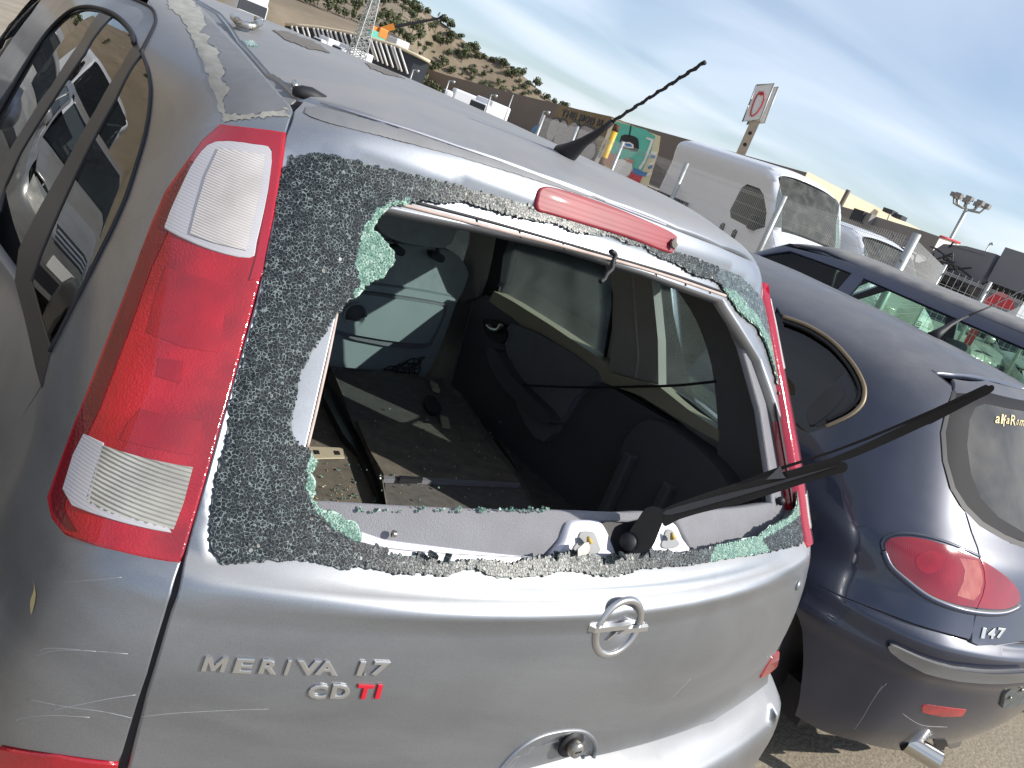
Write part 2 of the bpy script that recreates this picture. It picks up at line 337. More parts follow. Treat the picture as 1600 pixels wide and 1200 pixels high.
# ------------------------------------------------------------------ materials
M = {}
M['silver'] = car_paint('silver_paint', (.315, .335, .37), metal=.88, rough=.37, coat=.45, coatr=.12, dust=(.27, .265, .26), dust_up=.9, dust_all=.06)
M['silver_in'] = mat('silver_inner_paint', (.5, .5, .56), rough=.45, metal=.25, noise=.08, scale=30)
M['peel_edge'] = mat('peeled_lacquer_edge', (.35, .345, .31), rough=.75, noise=.25, scale=60, stretch=(1, .3, 1))
M['bare'] = mat('dull_base_coat', (.22, .225, .235), rough=.62, metal=.3, noise=.1, scale=25)
M['stain'] = mat('brown_roof_stain', (.15, .135, .12), rough=.85, noise=.25, scale=30)
M['rubber'] = mat('black_rubber', (.012, .012, .016), rough=.6)
M['blacktrim'] = mat('black_trim', (.018, .019, .022), rough=.42, noise=.2, scale=12, coat=.15, coatr=.3)
M['plastic'] = mat('grey_plastic_trim', (.17, .17, .19), rough=.6, noise=.08, scale=20, bump=.25, bscale=500)
M['plastic2'] = mat('dark_plastic_trim', (.09, .09, .098), rough=.65, bump=.2, bscale=400)
M['pillar'] = mat('beige_grey_pillar_trim', (.34, .33, .30), rough=.65, bump=.2, bscale=400, noise=.06)
M['ledge'] = mat('sand_door_ledge', (.40, .36, .26), rough=.7, bump=.2, bscale=300, noise=.06)
M['seat'] = mat('grey_seat_fabric', (.30, .34, .35), rough=.85, bump=.3, bscale=700, noise=.1, scale=30)
M['tray'] = mat('seat_back_plastic', (.26, .31, .32), rough=.5, noise=.05)
M['carpet'] = mat('brown_grey_cargo_carpet', (.13, .115, .095), rough=.95, noise=.3, scale=25, bump=.5, bscale=500, dirt=(.2, .17, .12), dirt_amt=.5, dscale=30)
M['carpet2'] = mat('dark_cargo_carpet', (.115, .108, .10), rough=.95, noise=.25, scale=40, bump=.5, bscale=500)
M['chrome'] = mat('satin_chrome', (.62, .60, .56), rough=.22, metal=1)
M['badge'] = mat('satin_badge_plating', (.52, .52, .52), rough=.28, metal=.85)
M['steel'] = mat('brushed_steel', (.42, .39, .33), rough=.3, metal=1, noise=.2, scale=12)
M['redfill'] = mat('red_letter_fill', (.5, .012, .03), rough=.35)
M['straw'] = mat('straw', (.45, .36, .18), rough=.8)
M['tyre'] = mat('tyre_rubber', (.02, .02, .021), rough=.85, noise=.3, scale=30, bump=.5, bscale=120)
M['alu'] = mat('dull_alloy', (.35, .35, .36), rough=.4, metal=.8)
M['pink_seal'] = mat('dusty_pink_sealant', (.50, .40, .36), rough=.7, noise=.15, scale=50)
M['yellow'] = mat('yellow_wax_plug', (.5, .34, .08), rough=.6)
M['winglass'] = glass_mat('side_glass', (.25, .30, .28), 2.4)
M['rightglass'] = glass_mat('green_side_glass', (.80, .90, .90), 1.35, extra=.055)
M['darkglass'] = glass_mat('privacy_glass', (.10, .12, .12), 1.6)
def lamp_mat(name, col, dark, cell=90, rough=.1, rib=0, axis=2, bumpamt=.08, spot=None):
    m, nt, b, out = node_mat(name); N, L = nt.nodes, nt.links; tc = N.new('ShaderNodeTexCoord')
    setp(b, rough=rough, coat=1, coatr=.04); b.inputs['Base Color'].default_value = (*col, 1)
    v = N.new('ShaderNodeTexNoise'); v.inputs['Scale'].default_value = cell * .10; v.inputs['Detail'].default_value = 6; L.new(tc.outputs['Object'], v.inputs['Vector'])
    r = N.new('ShaderNodeValToRGB'); r.color_ramp.elements[0].position = .34; r.color_ramp.elements[1].position = .66; r.color_ramp.elements[0].color = (*dark, 1); r.color_ramp.elements[1].color = (*col, 1)
    L.new(v.outputs['Fac'], r.inputs[0]); L.new(r.outputs[0], b.inputs['Base Color'])
    if rib:
        w = N.new('ShaderNodeTexWave'); w.wave_type = 'BANDS'; w.bands_direction = 'XYZ'[axis]; w.inputs['Scale'].default_value = rib; w.inputs['Distortion'].default_value = .6; w.inputs['Detail'].default_value = 2; L.new(tc.outputs['Object'], w.inputs['Vector'])
        h = w.outputs['Fac']
    else:
        w = N.new('ShaderNodeTexVoronoi'); w.inputs['Scale'].default_value = cell * 3; L.new(tc.outputs['Object'], w.inputs['Vector']); h = w.outputs['Distance']
    bp = N.new('ShaderNodeBump'); bp.inputs['Strength'].default_value = bumpamt; bp.inputs['Distance'].default_value = .004; L.new(h, bp.inputs['Height']); L.new(bp.outputs[0], b.inputs['Normal'])
    return m
M['red_lens'] = lamp_mat('red_lens', (.52, .008, .02), (.24, .002, .010), cell=110, bumpamt=.12)
M['red_deep'] = lamp_mat('deep_red_lens', (.42, .005, .016), (.28, .003, .011), cell=160)
M['red_side'] = lamp_mat('red_lens_side', (.22, .003, .012), (.12, .002, .008), bumpamt=.1)
M['red_rim'] = lamp_mat('red_lens_rim', (.36, .006, .025), (.33, .004, .018), bumpamt=.05)
M['white_lens'] = lamp_mat('clear_ribbed_lens', (.70, .66, .64), (.46, .42, .40), rib=110, axis=2, bumpamt=.28, rough=.2)
M['grey_lens'] = lamp_mat('grey_faceted_lens', (.55, .54, .48), (.24, .23, .21), rib=75, axis=2, bumpamt=.5, rough=.15)
M['haze_lens'] = lamp_mat('hazy_lens_border', (.56, .54, .56), (.46, .45, .48), rib=90, axis=2, bumpamt=.08, rough=.3)
M['red_brake'] = lamp_mat('dusty_red_brake_lens', (.27, .010, .026), (.20, .007, .02), rib=45, axis=2, bumpamt=.06, rough=.5)
M['red_brake'].node_tree.nodes['Principled BSDF'].inputs['Coat Weight'].default_value = .15

# ------------------------------------------------------------------ the ground
def ground():
    m, nt, b, out = node_mat('dusty_concrete'); N, L = nt.nodes, nt.links; tc = N.new('ShaderNodeTexCoord'); setp(b, rough=.95)
    n1 = N.new('ShaderNodeTexNoise'); n1.inputs['Scale'].default_value = 1.3; n1.inputs['Detail'].default_value = 12; n1.inputs['Roughness'].default_value = .7; L.new(tc.outputs['Object'], n1.inputs['Vector'])
    r = N.new('ShaderNodeValToRGB'); r.color_ramp.elements[0].position = .35; r.color_ramp.elements[1].position = .68
    r.color_ramp.elements[0].color = (.25, .215, .165, 1); r.color_ramp.elements[1].color = (.37, .32, .25, 1); L.new(n1.outputs['Fac'], r.inputs[0])
    n2 = N.new('ShaderNodeTexNoise'); n2.inputs['Scale'].default_value = 60; n2.inputs['Detail'].default_value = 6; L.new(tc.outputs['Object'], n2.inputs['Vector'])
    r2 = N.new('ShaderNodeMapRange'); r2.inputs['From Min'].default_value = .35; r2.inputs['From Max'].default_value = .65; r2.inputs['To Min'].default_value = .82; r2.inputs['To Max'].default_value = 1.12; L.new(n2.outputs['Fac'], r2.inputs[0])
    s = N.new('ShaderNodeVectorMath'); s.operation = 'SCALE'; L.new(r.outputs[0], s.inputs[0]); L.new(r2.outputs[0], s.inputs['Scale']); L.new(s.outputs[0], b.inputs['Base Color'])
    bp = N.new('ShaderNodeBump'); bp.inputs['Strength'].default_value = .5; bp.inputs['Distance'].default_value = .01; L.new(n2.outputs['Fac'], bp.inputs['Height']); L.new(bp.outputs[0], b.inputs['Normal'])
    o = mesh('ground', [(-3000, -3000, 0), (3000, -3000, 0), (3000, 3000, 0), (-3000, 3000, 0)], [(0, 1, 2, 3)], m); tag(o, kind='structure')
ground()

# ------------------------------------------------------------------ silver hatchback in front of us
YC = [(.18, -.13), (.30, -.20), (.45, -.235), (.62, -.235), (.70, -.205), (.745, -.180), (.80, -.173), (.90, -.164), (.975, -.152), (1.008, -.145), (1.030, -.130), (1.07, -.102), (1.12, -.070), (1.20, -.015), (1.30, .055), (1.40, .125), (1.462, .167), (1.50, .183), (1.545, .201), (1.60, .224)]
WS = [(.15, .76), (.30, .80), (.60, .805), (.85, .80), (.95, .78), (1.03, .757), (1.12, .737), (1.25, .700), (1.35, .664), (1.45, .620), (1.53, .575), (1.62, .51)]
ZR = [(.0, 1.50), (.2, 1.549), (.30, 1.561), (.38, 1.574), (.6, 1.581), (.9, 1.588), (1.3, 1.593), (1.8, 1.594), (2.3, 1.57), (2.6, 1.50), (3.0, 1.24), (3.25, 1.02), (3.6, .95), (3.85, .80), (3.95, .6)]
def F_meriva(P):
    x, y, z = P[:, 0], P[:, 1], P[:, 2]; ax = np.abs(x)
    dr = (y - sinterp(z, YC) - (.20 + .08 * np.clip((z - .8) / .7, 0, 1)) * x * x) * .85
    ds = sinterp(z, WS) + .03 * np.clip(y, 0, 1.2) - .05 * np.clip(y - 3.1, 0, 1) ** 2 - .05 * (np.sqrt((y - .9) ** 2 + .05) + (y - .9)) * (x < 0) - ax
    dt = (interp(y, ZR) - .50 * np.clip(ax, 0, .66) ** 4 - .02 * ax ** 2 - z) * .95
    return smin(smin(dr, ds, .16), dt, .035 + .05 * np.clip(y - .35, 0, 1))
B = Body(F_meriva)
car = thing('parked_car', 'silver MPV seen close from behind, rear window smashed out and its wiper hanging loose', 'car', (0, 1.9, 0))
GR, DN, LQ = (0, 1, 0), (0, .25, -1), (.72, .42, -.5)
# --- tailgate: outer frame with window aperture
gapL = [(462, 172), (449, 212), (432, 330), (404, 470), (352, 650), (293, 868), (270, 960), (233, 1085), (200, 1200)]
gapR = [(1197, 424), (1201, 458), (1222, 530), (1243, 620), (1262, 730), (1271, 800), (1272, 852), (1254, 925), (1228, 990), (1212, 1020), (1186, 1058)]
gateL3 = B.px(gapL); gateR3 = B.px(gapR)
low = np.array([[.633, -.08, .740], [.40, -.14, .735], [.2, -.17, .742], [0, -.18, .749], [-.2, -.17, .742], [-.42, -.14, .735], [-.645, -.08, .74]])
topc = B.px([(640, 208), (800, 258), (960, 318), (1090, 372), (1160, 404)])
outer = np.concatenate([gateL3[:-1], low[::-1][0:], gateR3[::-1][0:1] * 0 + gateR3[-1:], gateR3[::-1][1:]])
# roof-side end of the tailgate
roofedge = B.px([(475, 158), (560, 184), (680, 222), (800, 262), (920, 307), (1040, 354), (1120, 385), (1180, 411)])
outer = np.concatenate([gateL3[:-1], low[::-1], gateR3[::-1][1:], roofedge[::-1]])
outer[:, 0] *= 1
ap = B.px([(600, 317), (760, 352), (900, 386), (1020, 424), (1136, 466), (1195, 560), (1226, 650), (1243, 720), (1252, 790), (1230, 836), (1100, 862), (950, 874), (800, 872), (640, 862), (560, 852), (466, 838), (452, 790), (480, 690), (526, 490), (552, 400), (575, 335)])
glassout = B.px([(452, 245), (500, 238), (600, 262), (720, 292), (850, 330), (1000, 378), (1140, 424), (1196, 470), (1222, 560), (1243, 650), (1258, 740), (1264, 800), (1256, 842), (1160, 872), (1000, 893), (850, 903), (700, 896), (540, 885), (400, 872), (333, 862), (330, 800), (345, 720), (375, 620), (405, 500), (425, 380), (438, 300)])
gx2 = glassout[:, [0, 2]]
def gate_disp(P):
    q = P[:, [0, 2]]; ins = inside(q, gx2); d = seg_dist(q, gx2); d = np.where(ins, d, -d)
    r = -.007 * np.clip(d / .022 + .5, 0, 1)                               # glass rebate
    x, z = P[:, 0], P[:, 2]
    zb = 1.003 + .05 * np.abs(x) ** 2.2                                    # swage line below the glass
    r += .0035 * np.exp(-((z - zb) / .012) ** 2) - .003 * np.exp(-((z - zb - .024) / .012) ** 2)
    r -= .006 * np.exp(-(((x - .005) / .02) ** 2 + ((z - .985) / .018) ** 2))   # dent
    r += .010 * np.clip((.765 - z) / .02, 0, 1) * 0
    zl = .775 + .0 * x; rad = np.hypot((x + .045) / .092, (z - .742) / .052); r -= .010 * np.clip((1 - rad) / .10, 0, 1)   # recess round the lock
    return r
tailgate = B.panel('tailgate', outer, GR, M['silver'], car, h=.014, disp=gate_disp, holes=[ap], hb=.012, thick=.02, lip=.0035)
# spoiler lip above the glass: crisp fold
# --- left rear quarter
gl2 = B.px([(448, 165), (436, 205)])
lampO = [(443, 209), (395, 203), (346, 197), (318, 222), (262, 300), (240, 350), (212, 425), (160, 560), (110, 690), (78, 778), (84, 808), (104, 832), (190, 858), (277, 875), (300, 800), (360, 590), (402, 430), (430, 300)]
lampI3 = B.px(lampO)
qgap = B.px([(452, 176), (448, 190), (441, 210)])
qlow = B.px([(278, 877), (262, 930), (225, 1055), (186, 1188)])
q_below = np.array([[-.60, -.10, .62], [-.61, -.11, .50], [-.78, .2, .50], [-.80, .5, .62], [-.80, .62, .80]])
qwin_rear = B.px([(78, 552), (130, 450), (190, 330), (222, 240), (236, 180), (236, 140), (226, 95), (221, 80)])
door_cut = B.px([(240, 42), (243, 30), (236, 14), (215, 4)])
far_top = np.array([[-.575, 1.3, 1.545], [-.50, 1.3, 1.58], [-.505, 1.0, 1.58], [-.515, .62, 1.567], [-.53, .30, 1.545]])
far_top = B.march(far_top + [0, 0, .3], (0, 0, -1.), 0, 1)[0]
belt_tip = B.px([(66, 603)]); 
left_low = np.array([[-.78, .62, .95]])
quarter_outer = np.concatenate([B.px([(345, 196), (443, 208), (455, 172), (449, 160)]), B.px([(420, 128), (380, 80), (345, 42), (325, 22)]), B.px([(300, 0), (262, -18)]), B.px([(232, 0), (243, 18), (244, 38), (222, 82), (231, 110), (236, 150), (234, 190), (222, 240), (190, 328), (130, 448), (78, 551), (66, 604), (31, 657), (16, 700)]),
                                np.array([[-.775, .55, .95], [-.80, .52, .80], [-.80, .48, .66]]), np.array([[-.80, .25, .62], [-.78, .08, .62]]), B.px([(0, 1163), (90, 1178), (183, 1190)]), qlow[::-1][1:], B.px([(277, 876), (190, 860), (104, 834), (82, 810), (76, 779), (108, 690), (158, 560), (210, 425), (238, 350), (260, 300), (316, 222)])])
def q_disp(P):
    return 0 * P[:, 0]
B.panel('quarter_panel', quarter_outer, LQ, M['silver'], car, h=.018, hb=.008, thick=.018, lip=.004)
# --- left tail lamp (outer lens + inserts)
lampL = thing_lamp = B.panel('tail_lamp', lampI3, (.35, .9, -.1), M['red_lens'], car, h=.012, hb=.010, off=.004, lip=.006, thick=.02); lampL['label'] = 'left red tail lamp with two clear lenses'
def lens(name, pts, m, off, par, d=(.35, .9, -.1), h=.01, sm=0, thick=.003, lip=.001):
    p = catmull(pts, sm) if sm else pts
    return B.panel(name, B.px(p), d, m, par, h=h, hb=h, off=off, lip=lip, thick=thick)
lens('lens_rim', [(441, 212), (395, 206), (347, 201), (320, 225), (300, 255), (318, 262), (330, 236), (352, 222), (400, 228), (426, 236), (420, 300), (400, 405), (390, 440), (408, 432), (430, 300)], M['red_rim'], .0056, lampL)
lens('lens_side', [(300, 256), (266, 302), (244, 350), (216, 425), (164, 560), (114, 690), (84, 775), (88, 802), (108, 828), (125, 833), (104, 795), (122, 720), (160, 640), (205, 520), (240, 420), (262, 372), (290, 300), (316, 262)], M['red_side'], .0046, lampL, thick=0)
lens('clear_lens', [(340, 226), (400, 230), (424, 240), (418, 300), (400, 380), (390, 404), (330, 392), (268, 364), (264, 350), (285, 300), (310, 252)], M['haze_lens'], .0060, lampL, sm=3)
lens('ribbed_lens', [(345, 237), (415, 246), (408, 300), (385, 395), (335, 383), (300, 370), (310, 330), (325, 280)], M['white_lens'], .0072, lampL)
lens('hazy_lens', [(136, 680), (165, 694), (160, 720), (145, 780), (152, 790), (262, 824), (268, 832), (180, 812), (118, 790), (104, 765), (120, 712)], M['haze_lens'], .0060, lampL)
lens('faceted_lens', [(166, 697), (230, 717), (302, 731), (288, 785), (272, 828), (200, 812), (145, 790), (140, 780), (152, 740)], M['grey_lens'], .0060, lampL)
lens('inner_reflector', [(262, 420), (330, 440), (358, 452), (352, 492), (342, 552), (290, 545), (232, 522), (244, 470)], M['red_deep'], .0044, lampL, thick=0)
lens('inner_reflector', [(250, 560), (288, 566), (282, 600), (246, 590)], M['red_deep'], .0044, lampL, thick=0)
lens('inner_reflector', [(222, 640), (270, 652), (318, 660), (302, 712), (235, 700), (190, 688), (204, 660)], M['red_deep'], .0044, lampL, thick=0)
# --- bumper-level reflector
lens('side_reflector', [(0, 1168), (90, 1180), (184, 1193), (180, 1215), (60, 1222), (-20, 1215)], M['red_lens'], .004, car, h=.02, thick=.012)
# --- right tail lamp
lampR3 = B.px([(1201, 457), (1222, 528), (1243, 612), (1262, 725), (1270, 800), (1271, 850), (1280, 848)]) 
lr = mir(lampI3); lr3 = B.march(lr * [1, 1, 1] - np.array([-.1, 1, 0]) * .5, (-.1, 1., 0), 0, 1.5, 300)[0]
lampR = B.panel('tail_lamp', lr3, (-.35, .9, -.1), M['red_rim'], car, h=.014, hb=.012, off=.012, lip=.010, thick=.035); lampR['label'] = 'right tail lamp seen nearly edge-on'
for sl in ([(340, 226), (424, 240), (400, 380), (390, 404), (268, 364), (285, 300)], [(136, 684), (302, 731), (272, 828), (145, 790), (110, 765)]):
    q = mir(B.px(sl)); q = B.march(q - np.array([-.1, 1, 0]) * .5, (-.1, 1., 0), 0, 1.5, 300)[0]
    B.panel('clear_lens', q, (-.35, .9, -.1), M['white_lens'], lampR, h=.014, hb=.012, off=.0135, lip=.001, thick=.002)
# --- right quarter behind the lamps and the right side
# --- roof skin
roof2 = np.array([(-.50, .262), (-.3, .236), (0, .222), (.3, .236), (.50, .262), (.515, .6), (.52, 1.2), (.51, 1.9), (.48, 2.4), (.25, 2.47), (-.25, 2.47), (-.48, 2.4), (-.51, 1.9), (-.52, 1.2), (-.515, .6)])
rr3 = np.concatenate([B.px([(490, 152), (600, 187), (720, 226), (840, 268), (950, 310), (1060, 354), (1130, 382), (1186, 404)]), np.array([[.515, .5, 1.5], [.52, .9, 1.5], [.52, 1.4, 1.5], [.51, 1.9, 1.5], [.48, 2.4, 1.5], [0, 2.5, 1.5], [-.48, 2.4, 1.5], [-.51, 1.9, 1.5], [-.52, 1.3, 1.5]]), B.px([(300, -5), (345, 20), (375, 62), (420, 112), (462, 146)])])
B.panel('roof', rr3, (0, 0, -1), M['silver'], car, h=.03, hb=.02, thick=.012, lip=.004)
# ditch strip between roof and quarter
ds = B.px([(452, 156), (462, 148), (418, 112), (372, 62), (342, 20), (300, -8), (285, -12), (328, 22), (382, 80), (420, 126)])
B.panel('roof_channel_strip', ds, (0, 0, -1), M['bare'], car, h=.012, hb=.012, off=-.006, thick=.006, lip=.001)
# dark rubber behind every gap
def backing(name, pts, d, off, m='rubber', par=None, h=.02): return B.panel(name, pts, d, M[m], par or car, h=h, hb=h, off=off, thick=0)
def strip(P, w, d):
    P = np.asarray(P); t = np.gradient(P, axis=0); s = np.cross(t, d); s /= np.linalg.norm(s, axis=1)[:, None]; return np.concatenate([P + s * w, (P - s * w)[::-1]])
gl = B.px([(455, 174), (445, 212), (427, 335), (396, 480), (345, 660), (286, 872), (262, 960), (222, 1100), (190, 1215)])
backing('gap_seal', strip(gl, .02, (0, 1, 0)), GR, -.009)
backing('gap_seal', strip(mir(gl), .02, (0, 1, 0)), GR, -.009)
tp = np.concatenate([B.px([(440, 150)]), B.px([(470, 152), (600, 192), (740, 238), (880, 288), (1000, 334), (1100, 373), (1190, 412)])])
backing('gap_seal', strip(tp, .018, (0, .5, -1)), (0, .4, -1), -.009)
# ------------------------------------------------------------------ shattered rear glass still hanging in its frame
g_out = [(455, 246), (500, 237), (560, 252), (640, 272), (720, 290), (838, 324), (900, 345), (1000, 378), (1052, 392), (1100, 408), (1160, 434), (1192, 468), (1206, 510), (1222, 570), (1242, 650), (1254, 720), (1263, 790), (1262, 830), (1250, 850), (1200, 862), (1140, 872), (1070, 884), (1000, 888), (955, 902), (890, 890), (842, 900), (780, 903), (740, 886), (700, 900), (660, 895), (622, 896), (560, 884), (540, 890), (480, 874), (400, 876), (350, 882), (332, 858), (328, 815), (342, 730), (352, 700), (362, 640), (352, 645), (368, 600), (394, 515), (412, 440), (420, 395), (432, 340), (428, 320), (434, 285), (443, 262)]
g_in = [(632, 318), (610, 322), (590, 340), (584, 358), (600, 372), (618, 396), (615, 412), (603, 430), (575, 442), (560, 462), (542, 470), (532, 486), (520, 500), (506, 524), (488, 548), (472, 575), (463, 610), (458, 640), (455, 672), (470, 695), (487, 705), (496, 722), (488, 738), (495, 760), (488, 780), (505, 796), (532, 804), (540, 812), (555, 816), (567, 834), (564, 848), (600, 852), (612, 866), (640, 870), (660, 864), (672, 872), (682, 866), (686, 878), (760, 874), (800, 880), (830, 872), (870, 868), (900, 860), (945, 872), (1000, 862), (1048, 860), (1060, 866), (1140, 848), (1186, 838), (1205, 822), (1236, 806), (1246, 790), (1245, 740), (1240, 700), (1230, 650), (1215, 590), (1200, 540), (1185, 510), (1160, 490), (1142, 465), (1125, 440), (1090, 430), (1060, 412), (1030, 400), (1010, 386), (980, 380), (960, 368), (930, 366), (900, 362), (870, 350), (840, 345), (800, 336), (760, 325), (730, 315), (700, 317), (660, 312)]
g_grn = [[(540, 500), (562, 440), (556, 405), (566, 360), (592, 322), (640, 308), (660, 440), (600, 480)], [(484, 700), (478, 760), (494, 800), (530, 830), (566, 850), (620, 850), (620, 700)],
         [(1118, 445), (1150, 455), (1185, 495), (1210, 545), (1224, 600), (1240, 680), (1251, 740), (1252, 800), (1230, 820), (1190, 842), (1230, 900), (1100, 900), (1200, 600)]]
def glass_material(name, a, bcol, pale, rough, f=200, line=.5, lw=.10):
    """crazed tempered glass: body colour per cell, a web of pale cracks whose strength drifts"""
    m, nt, b, out = node_mat(name); N, L = nt.nodes, nt.links; tc = N.new('ShaderNodeTexCoord'); setp(b, rough=rough, spec=.4)
    v = N.new('ShaderNodeTexVoronoi'); v.inputs['Scale'].default_value = f; L.new(tc.outputs['Object'], v.inputs['Vector']); s = N.new('ShaderNodeSeparateXYZ'); L.new(v.outputs['Color'], s.inputs[0])
    r = N.new('ShaderNodeValToRGB'); r.color_ramp.elements[0].color = (*a, 1); r.color_ramp.elements[1].color = (*bcol, 1); L.new(s.outputs[0], r.inputs[0])
    e = N.new('ShaderNodeTexVoronoi'); e.feature = 'DISTANCE_TO_EDGE'; e.inputs['Scale'].default_value = f; L.new(tc.outputs['Object'], e.inputs['Vector'])
    n = N.new('ShaderNodeTexNoise'); n.inputs['Scale'].default_value = 95; n.inputs['Detail'].default_value = 3; n.inputs['Roughness'].default_value = .7; L.new(tc.outputs['Object'], n.inputs['Vector'])
    w = N.new('ShaderNodeMapRange'); w.inputs['From Min'].default_value = .45; w.inputs['From Max'].default_value = .72; w.inputs['To Min'].default_value = lw * .35; w.inputs['To Max'].default_value = lw * 3.0; L.new(n.outputs['Fac'], w.inputs[0])
    q = N.new('ShaderNodeMath'); q.operation = 'LESS_THAN'; L.new(e.outputs['Distance'], q.inputs[0]); L.new(w.outputs[0], q.inputs[1])
    k = N.new('ShaderNodeMath'); k.operation = 'MULTIPLY'; k.inputs[1].default_value = line; L.new(q.outputs[0], k.inputs[0])
    mx = N.new('ShaderNodeMix'); mx.data_type = 'RGBA'; L.new(k.outputs[0], mx.inputs[0]); L.new(r.outputs[0], mx.inputs[6]); mx.inputs[7].default_value = (*pale, 1); L.new(mx.outputs[2], b.inputs['Base Color'])
    return m
M['frit'] = glass_material('crazed_black_glass', (.005, .007, .010), (.018, .024, .029), (.34, .41, .41), .38, 215, .50, .042)
M['green_glass'] = glass_material('crazed_green_glass', (.07, .15, .12), (.16, .29, .23), (.46, .60, .52), .25, 260, .7, .06)
M['sky_sheen_glass'] = glass_material('crazed_glass_painted_sky_sheen', (.045, .062, .070), (.075, .10, .11), (.40, .47, .49), .35, 230, .5, .05)  # same black glass, with the sky's reflection on this strip put into its colour
M['crack'] = mat('crack_dust_between_shards', (.30, .34, .33), rough=.6, col2=(.015, .022, .024), scale=55, noise=.1)
M['crack_green'] = mat('pale_cracks', (.55, .68, .60), rough=.5, col2=(.12, .24, .19), scale=200, noise=.1)
gO = B.px(g_out)[:, [0, 2]]; gI = B.px(g_in)[:, [0, 2]]; gG = [B.px(q)[:, [0, 2]] for q in g_grn]
def shards():
    h = .0040; lo, hi = gO.min(0), gO.max(0)
    gx = np.arange(lo[0] - .02, hi[0] + .02, h); gy = np.arange(lo[1] - .02, hi[1] + .02, h * .9); G = np.stack(np.meshgrid(gx, gy), -1); G[1::2, :, 0] += h / 2; G = G.reshape(-1, 2)
    G += RNG.uniform(-.42, .42, G.shape) * h
    near = lambda Q: (inside(Q, gO) | (seg_dist(Q, gO) < .012)) & ~(inside(Q, gI) & (seg_dist(Q, gI) > .012))
    G = G[near(G)]
    v, e, f, ov, oe, of = delaunay_2d_cdt([Vector(p) for p in G], [], [], 0, 1e-9)
    v = np.array([tuple(p) for p in v]); f = np.array(f); A, Bq, C = v[f[:, 0]], v[f[:, 1]], v[f[:, 2]]
    d = 2 * (A[:, 0]*(Bq[:, 1]-C[:, 1]) + Bq[:, 0]*(C[:, 1]-A[:, 1]) + C[:, 0]*(A[:, 1]-Bq[:, 1])); d = np.where(abs(d) < 1e-12, 1e-12, d)
    a2, b2, c2 = (A**2).sum(1), (Bq**2).sum(1), (C**2).sum(1)
    cc = np.stack([(a2*(Bq[:, 1]-C[:, 1]) + b2*(C[:, 1]-A[:, 1]) + c2*(A[:, 1]-Bq[:, 1])) / d, (a2*(C[:, 0]-Bq[:, 0]) + b2*(A[:, 0]-C[:, 0]) + c2*(Bq[:, 0]-A[:, 0])) / d], 1)
    around = [[] for _ in v]
    for i, t in enumerate(f):
        for k in t: around[k].append(i)
    jo = gO + 0; keep = inside(v, gO) & ~inside(v, gI)
    polys = []
    for i in np.nonzero(keep)[0]:
        if len(around[i]) < 4: continue
        p = cc[around[i]]; 
        if np.abs(p - v[i]).max() > h * 1.3: continue
        an = np.arctan2(p[:, 1] - v[i][1], p[:, 0] - v[i][0]); p = p[np.argsort(an)]; p = v[i] + (p - v[i]) * RNG.uniform(.93, 1.0); polys.append((v[i], p))
    allp = np.concatenate([p for _, p in polys]); base = np.stack([allp[:, 0], np.zeros(len(allp)) - 1, allp[:, 1]], 1)
    P, ok = B.march(base, (0, 1, 0), .3, 2, 400); n = -B.grad(P)
    V = []; F = []; FM = []; o = 0; c = 0
    for ctr, p in polys:
        k = len(p); q = P[o:o+k]; nn = n[o:o+k].mean(0); nn /= np.linalg.norm(nn); o += k; m = q.mean(0)
        tilt = RNG.normal(0, .02 + .12 * (RNG.random() < .05), 3); tilt -= nn * (tilt @ nn); top = RNG.uniform(-.0001, .0001)
        t = q + nn * top + np.outer((q - m) @ tilt, nn); r = q - nn * .0035; mid = m + (t - m) * 1.0
        inner = m + (t - m) * .93 + nn * .0001
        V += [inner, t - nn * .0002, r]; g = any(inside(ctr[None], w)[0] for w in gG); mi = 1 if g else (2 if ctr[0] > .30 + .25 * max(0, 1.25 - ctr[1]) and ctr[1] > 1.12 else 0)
        F.append([c + j for j in range(k)][::-1]); FM.append(mi)
        for j in range(k):
            j2 = (j + 1) % k; F.append((c+j, c+j2, c+k+j2, c+k+j)); F.append((c+k+j, c+k+j2, c+2*k+j2, c+2*k+j)); FM += [mi, mi]
        c += 3 * k
    return np.concatenate(V), F, FM
rear_glass = bpy.data.objects.new('rear_window', None); COL.objects.link(rear_glass); rear_glass.parent = car; rear_glass.matrix_parent_inverse = pinv(car); rear_glass['label'] = 'shattered rear window with a large ragged hole'
v_, f_, fm_ = shards()
o = mesh('glass_shards', v_, f_, M['frit'], None, False, mats=[M['frit'], M['green_glass'], M['sky_sheen_glass']], fm=fm_); o.parent = rear_glass; tag(o, kind='stuff')
bo = B.px(jag(g_out, 2.0, 9, 3)); bi = B.px(jag(g_in, 2.2, 8, 4))
def inG(C):
    q = C[:, [0, 2]]; r = np.zeros(len(q), bool)
    for w in gG: r |= inside(q, w)
    return r
o = B.panel('glass_backing', bo, GR, M['crack'], None, h=.012, hb=.006, holes=[bi], off=-.0016, thick=.001, lip=.0002, mats=[M['crack'], M['crack_green']], fmfn=inG); o.parent = rear_glass
# loose shards and flakes stuck on the lower edge
def chip(ctr, r, n, tilt, m, parent, name='glass_chip', th=.003):
    a = np.sort(RNG.uniform(0, 2*math.pi, 7)); ctr = np.array(ctr); n = np.array(n, float) + RNG.normal(0, tilt, 3); n /= np.linalg.norm(n); u = np.cross(n, (0, 0, 1.)); u /= np.linalg.norm(u); w = np.cross(n, u)
    p = [ctr + (u * math.cos(t) + w * math.sin(t)) * r * RNG.uniform(.7, 1.2) for t in a]; return prism(name, p, n * th, m, parent)
for q in [(965, 865), (980, 852), (870, 872), (905, 858), (948, 870), (1010, 862), (672, 868), (695, 872)]:
    p = B.px([q])[0]; chip(p + [0, -.006, .003], RNG.uniform(.006, .014), (0, -.8, .5), .5, M['frit'], car)

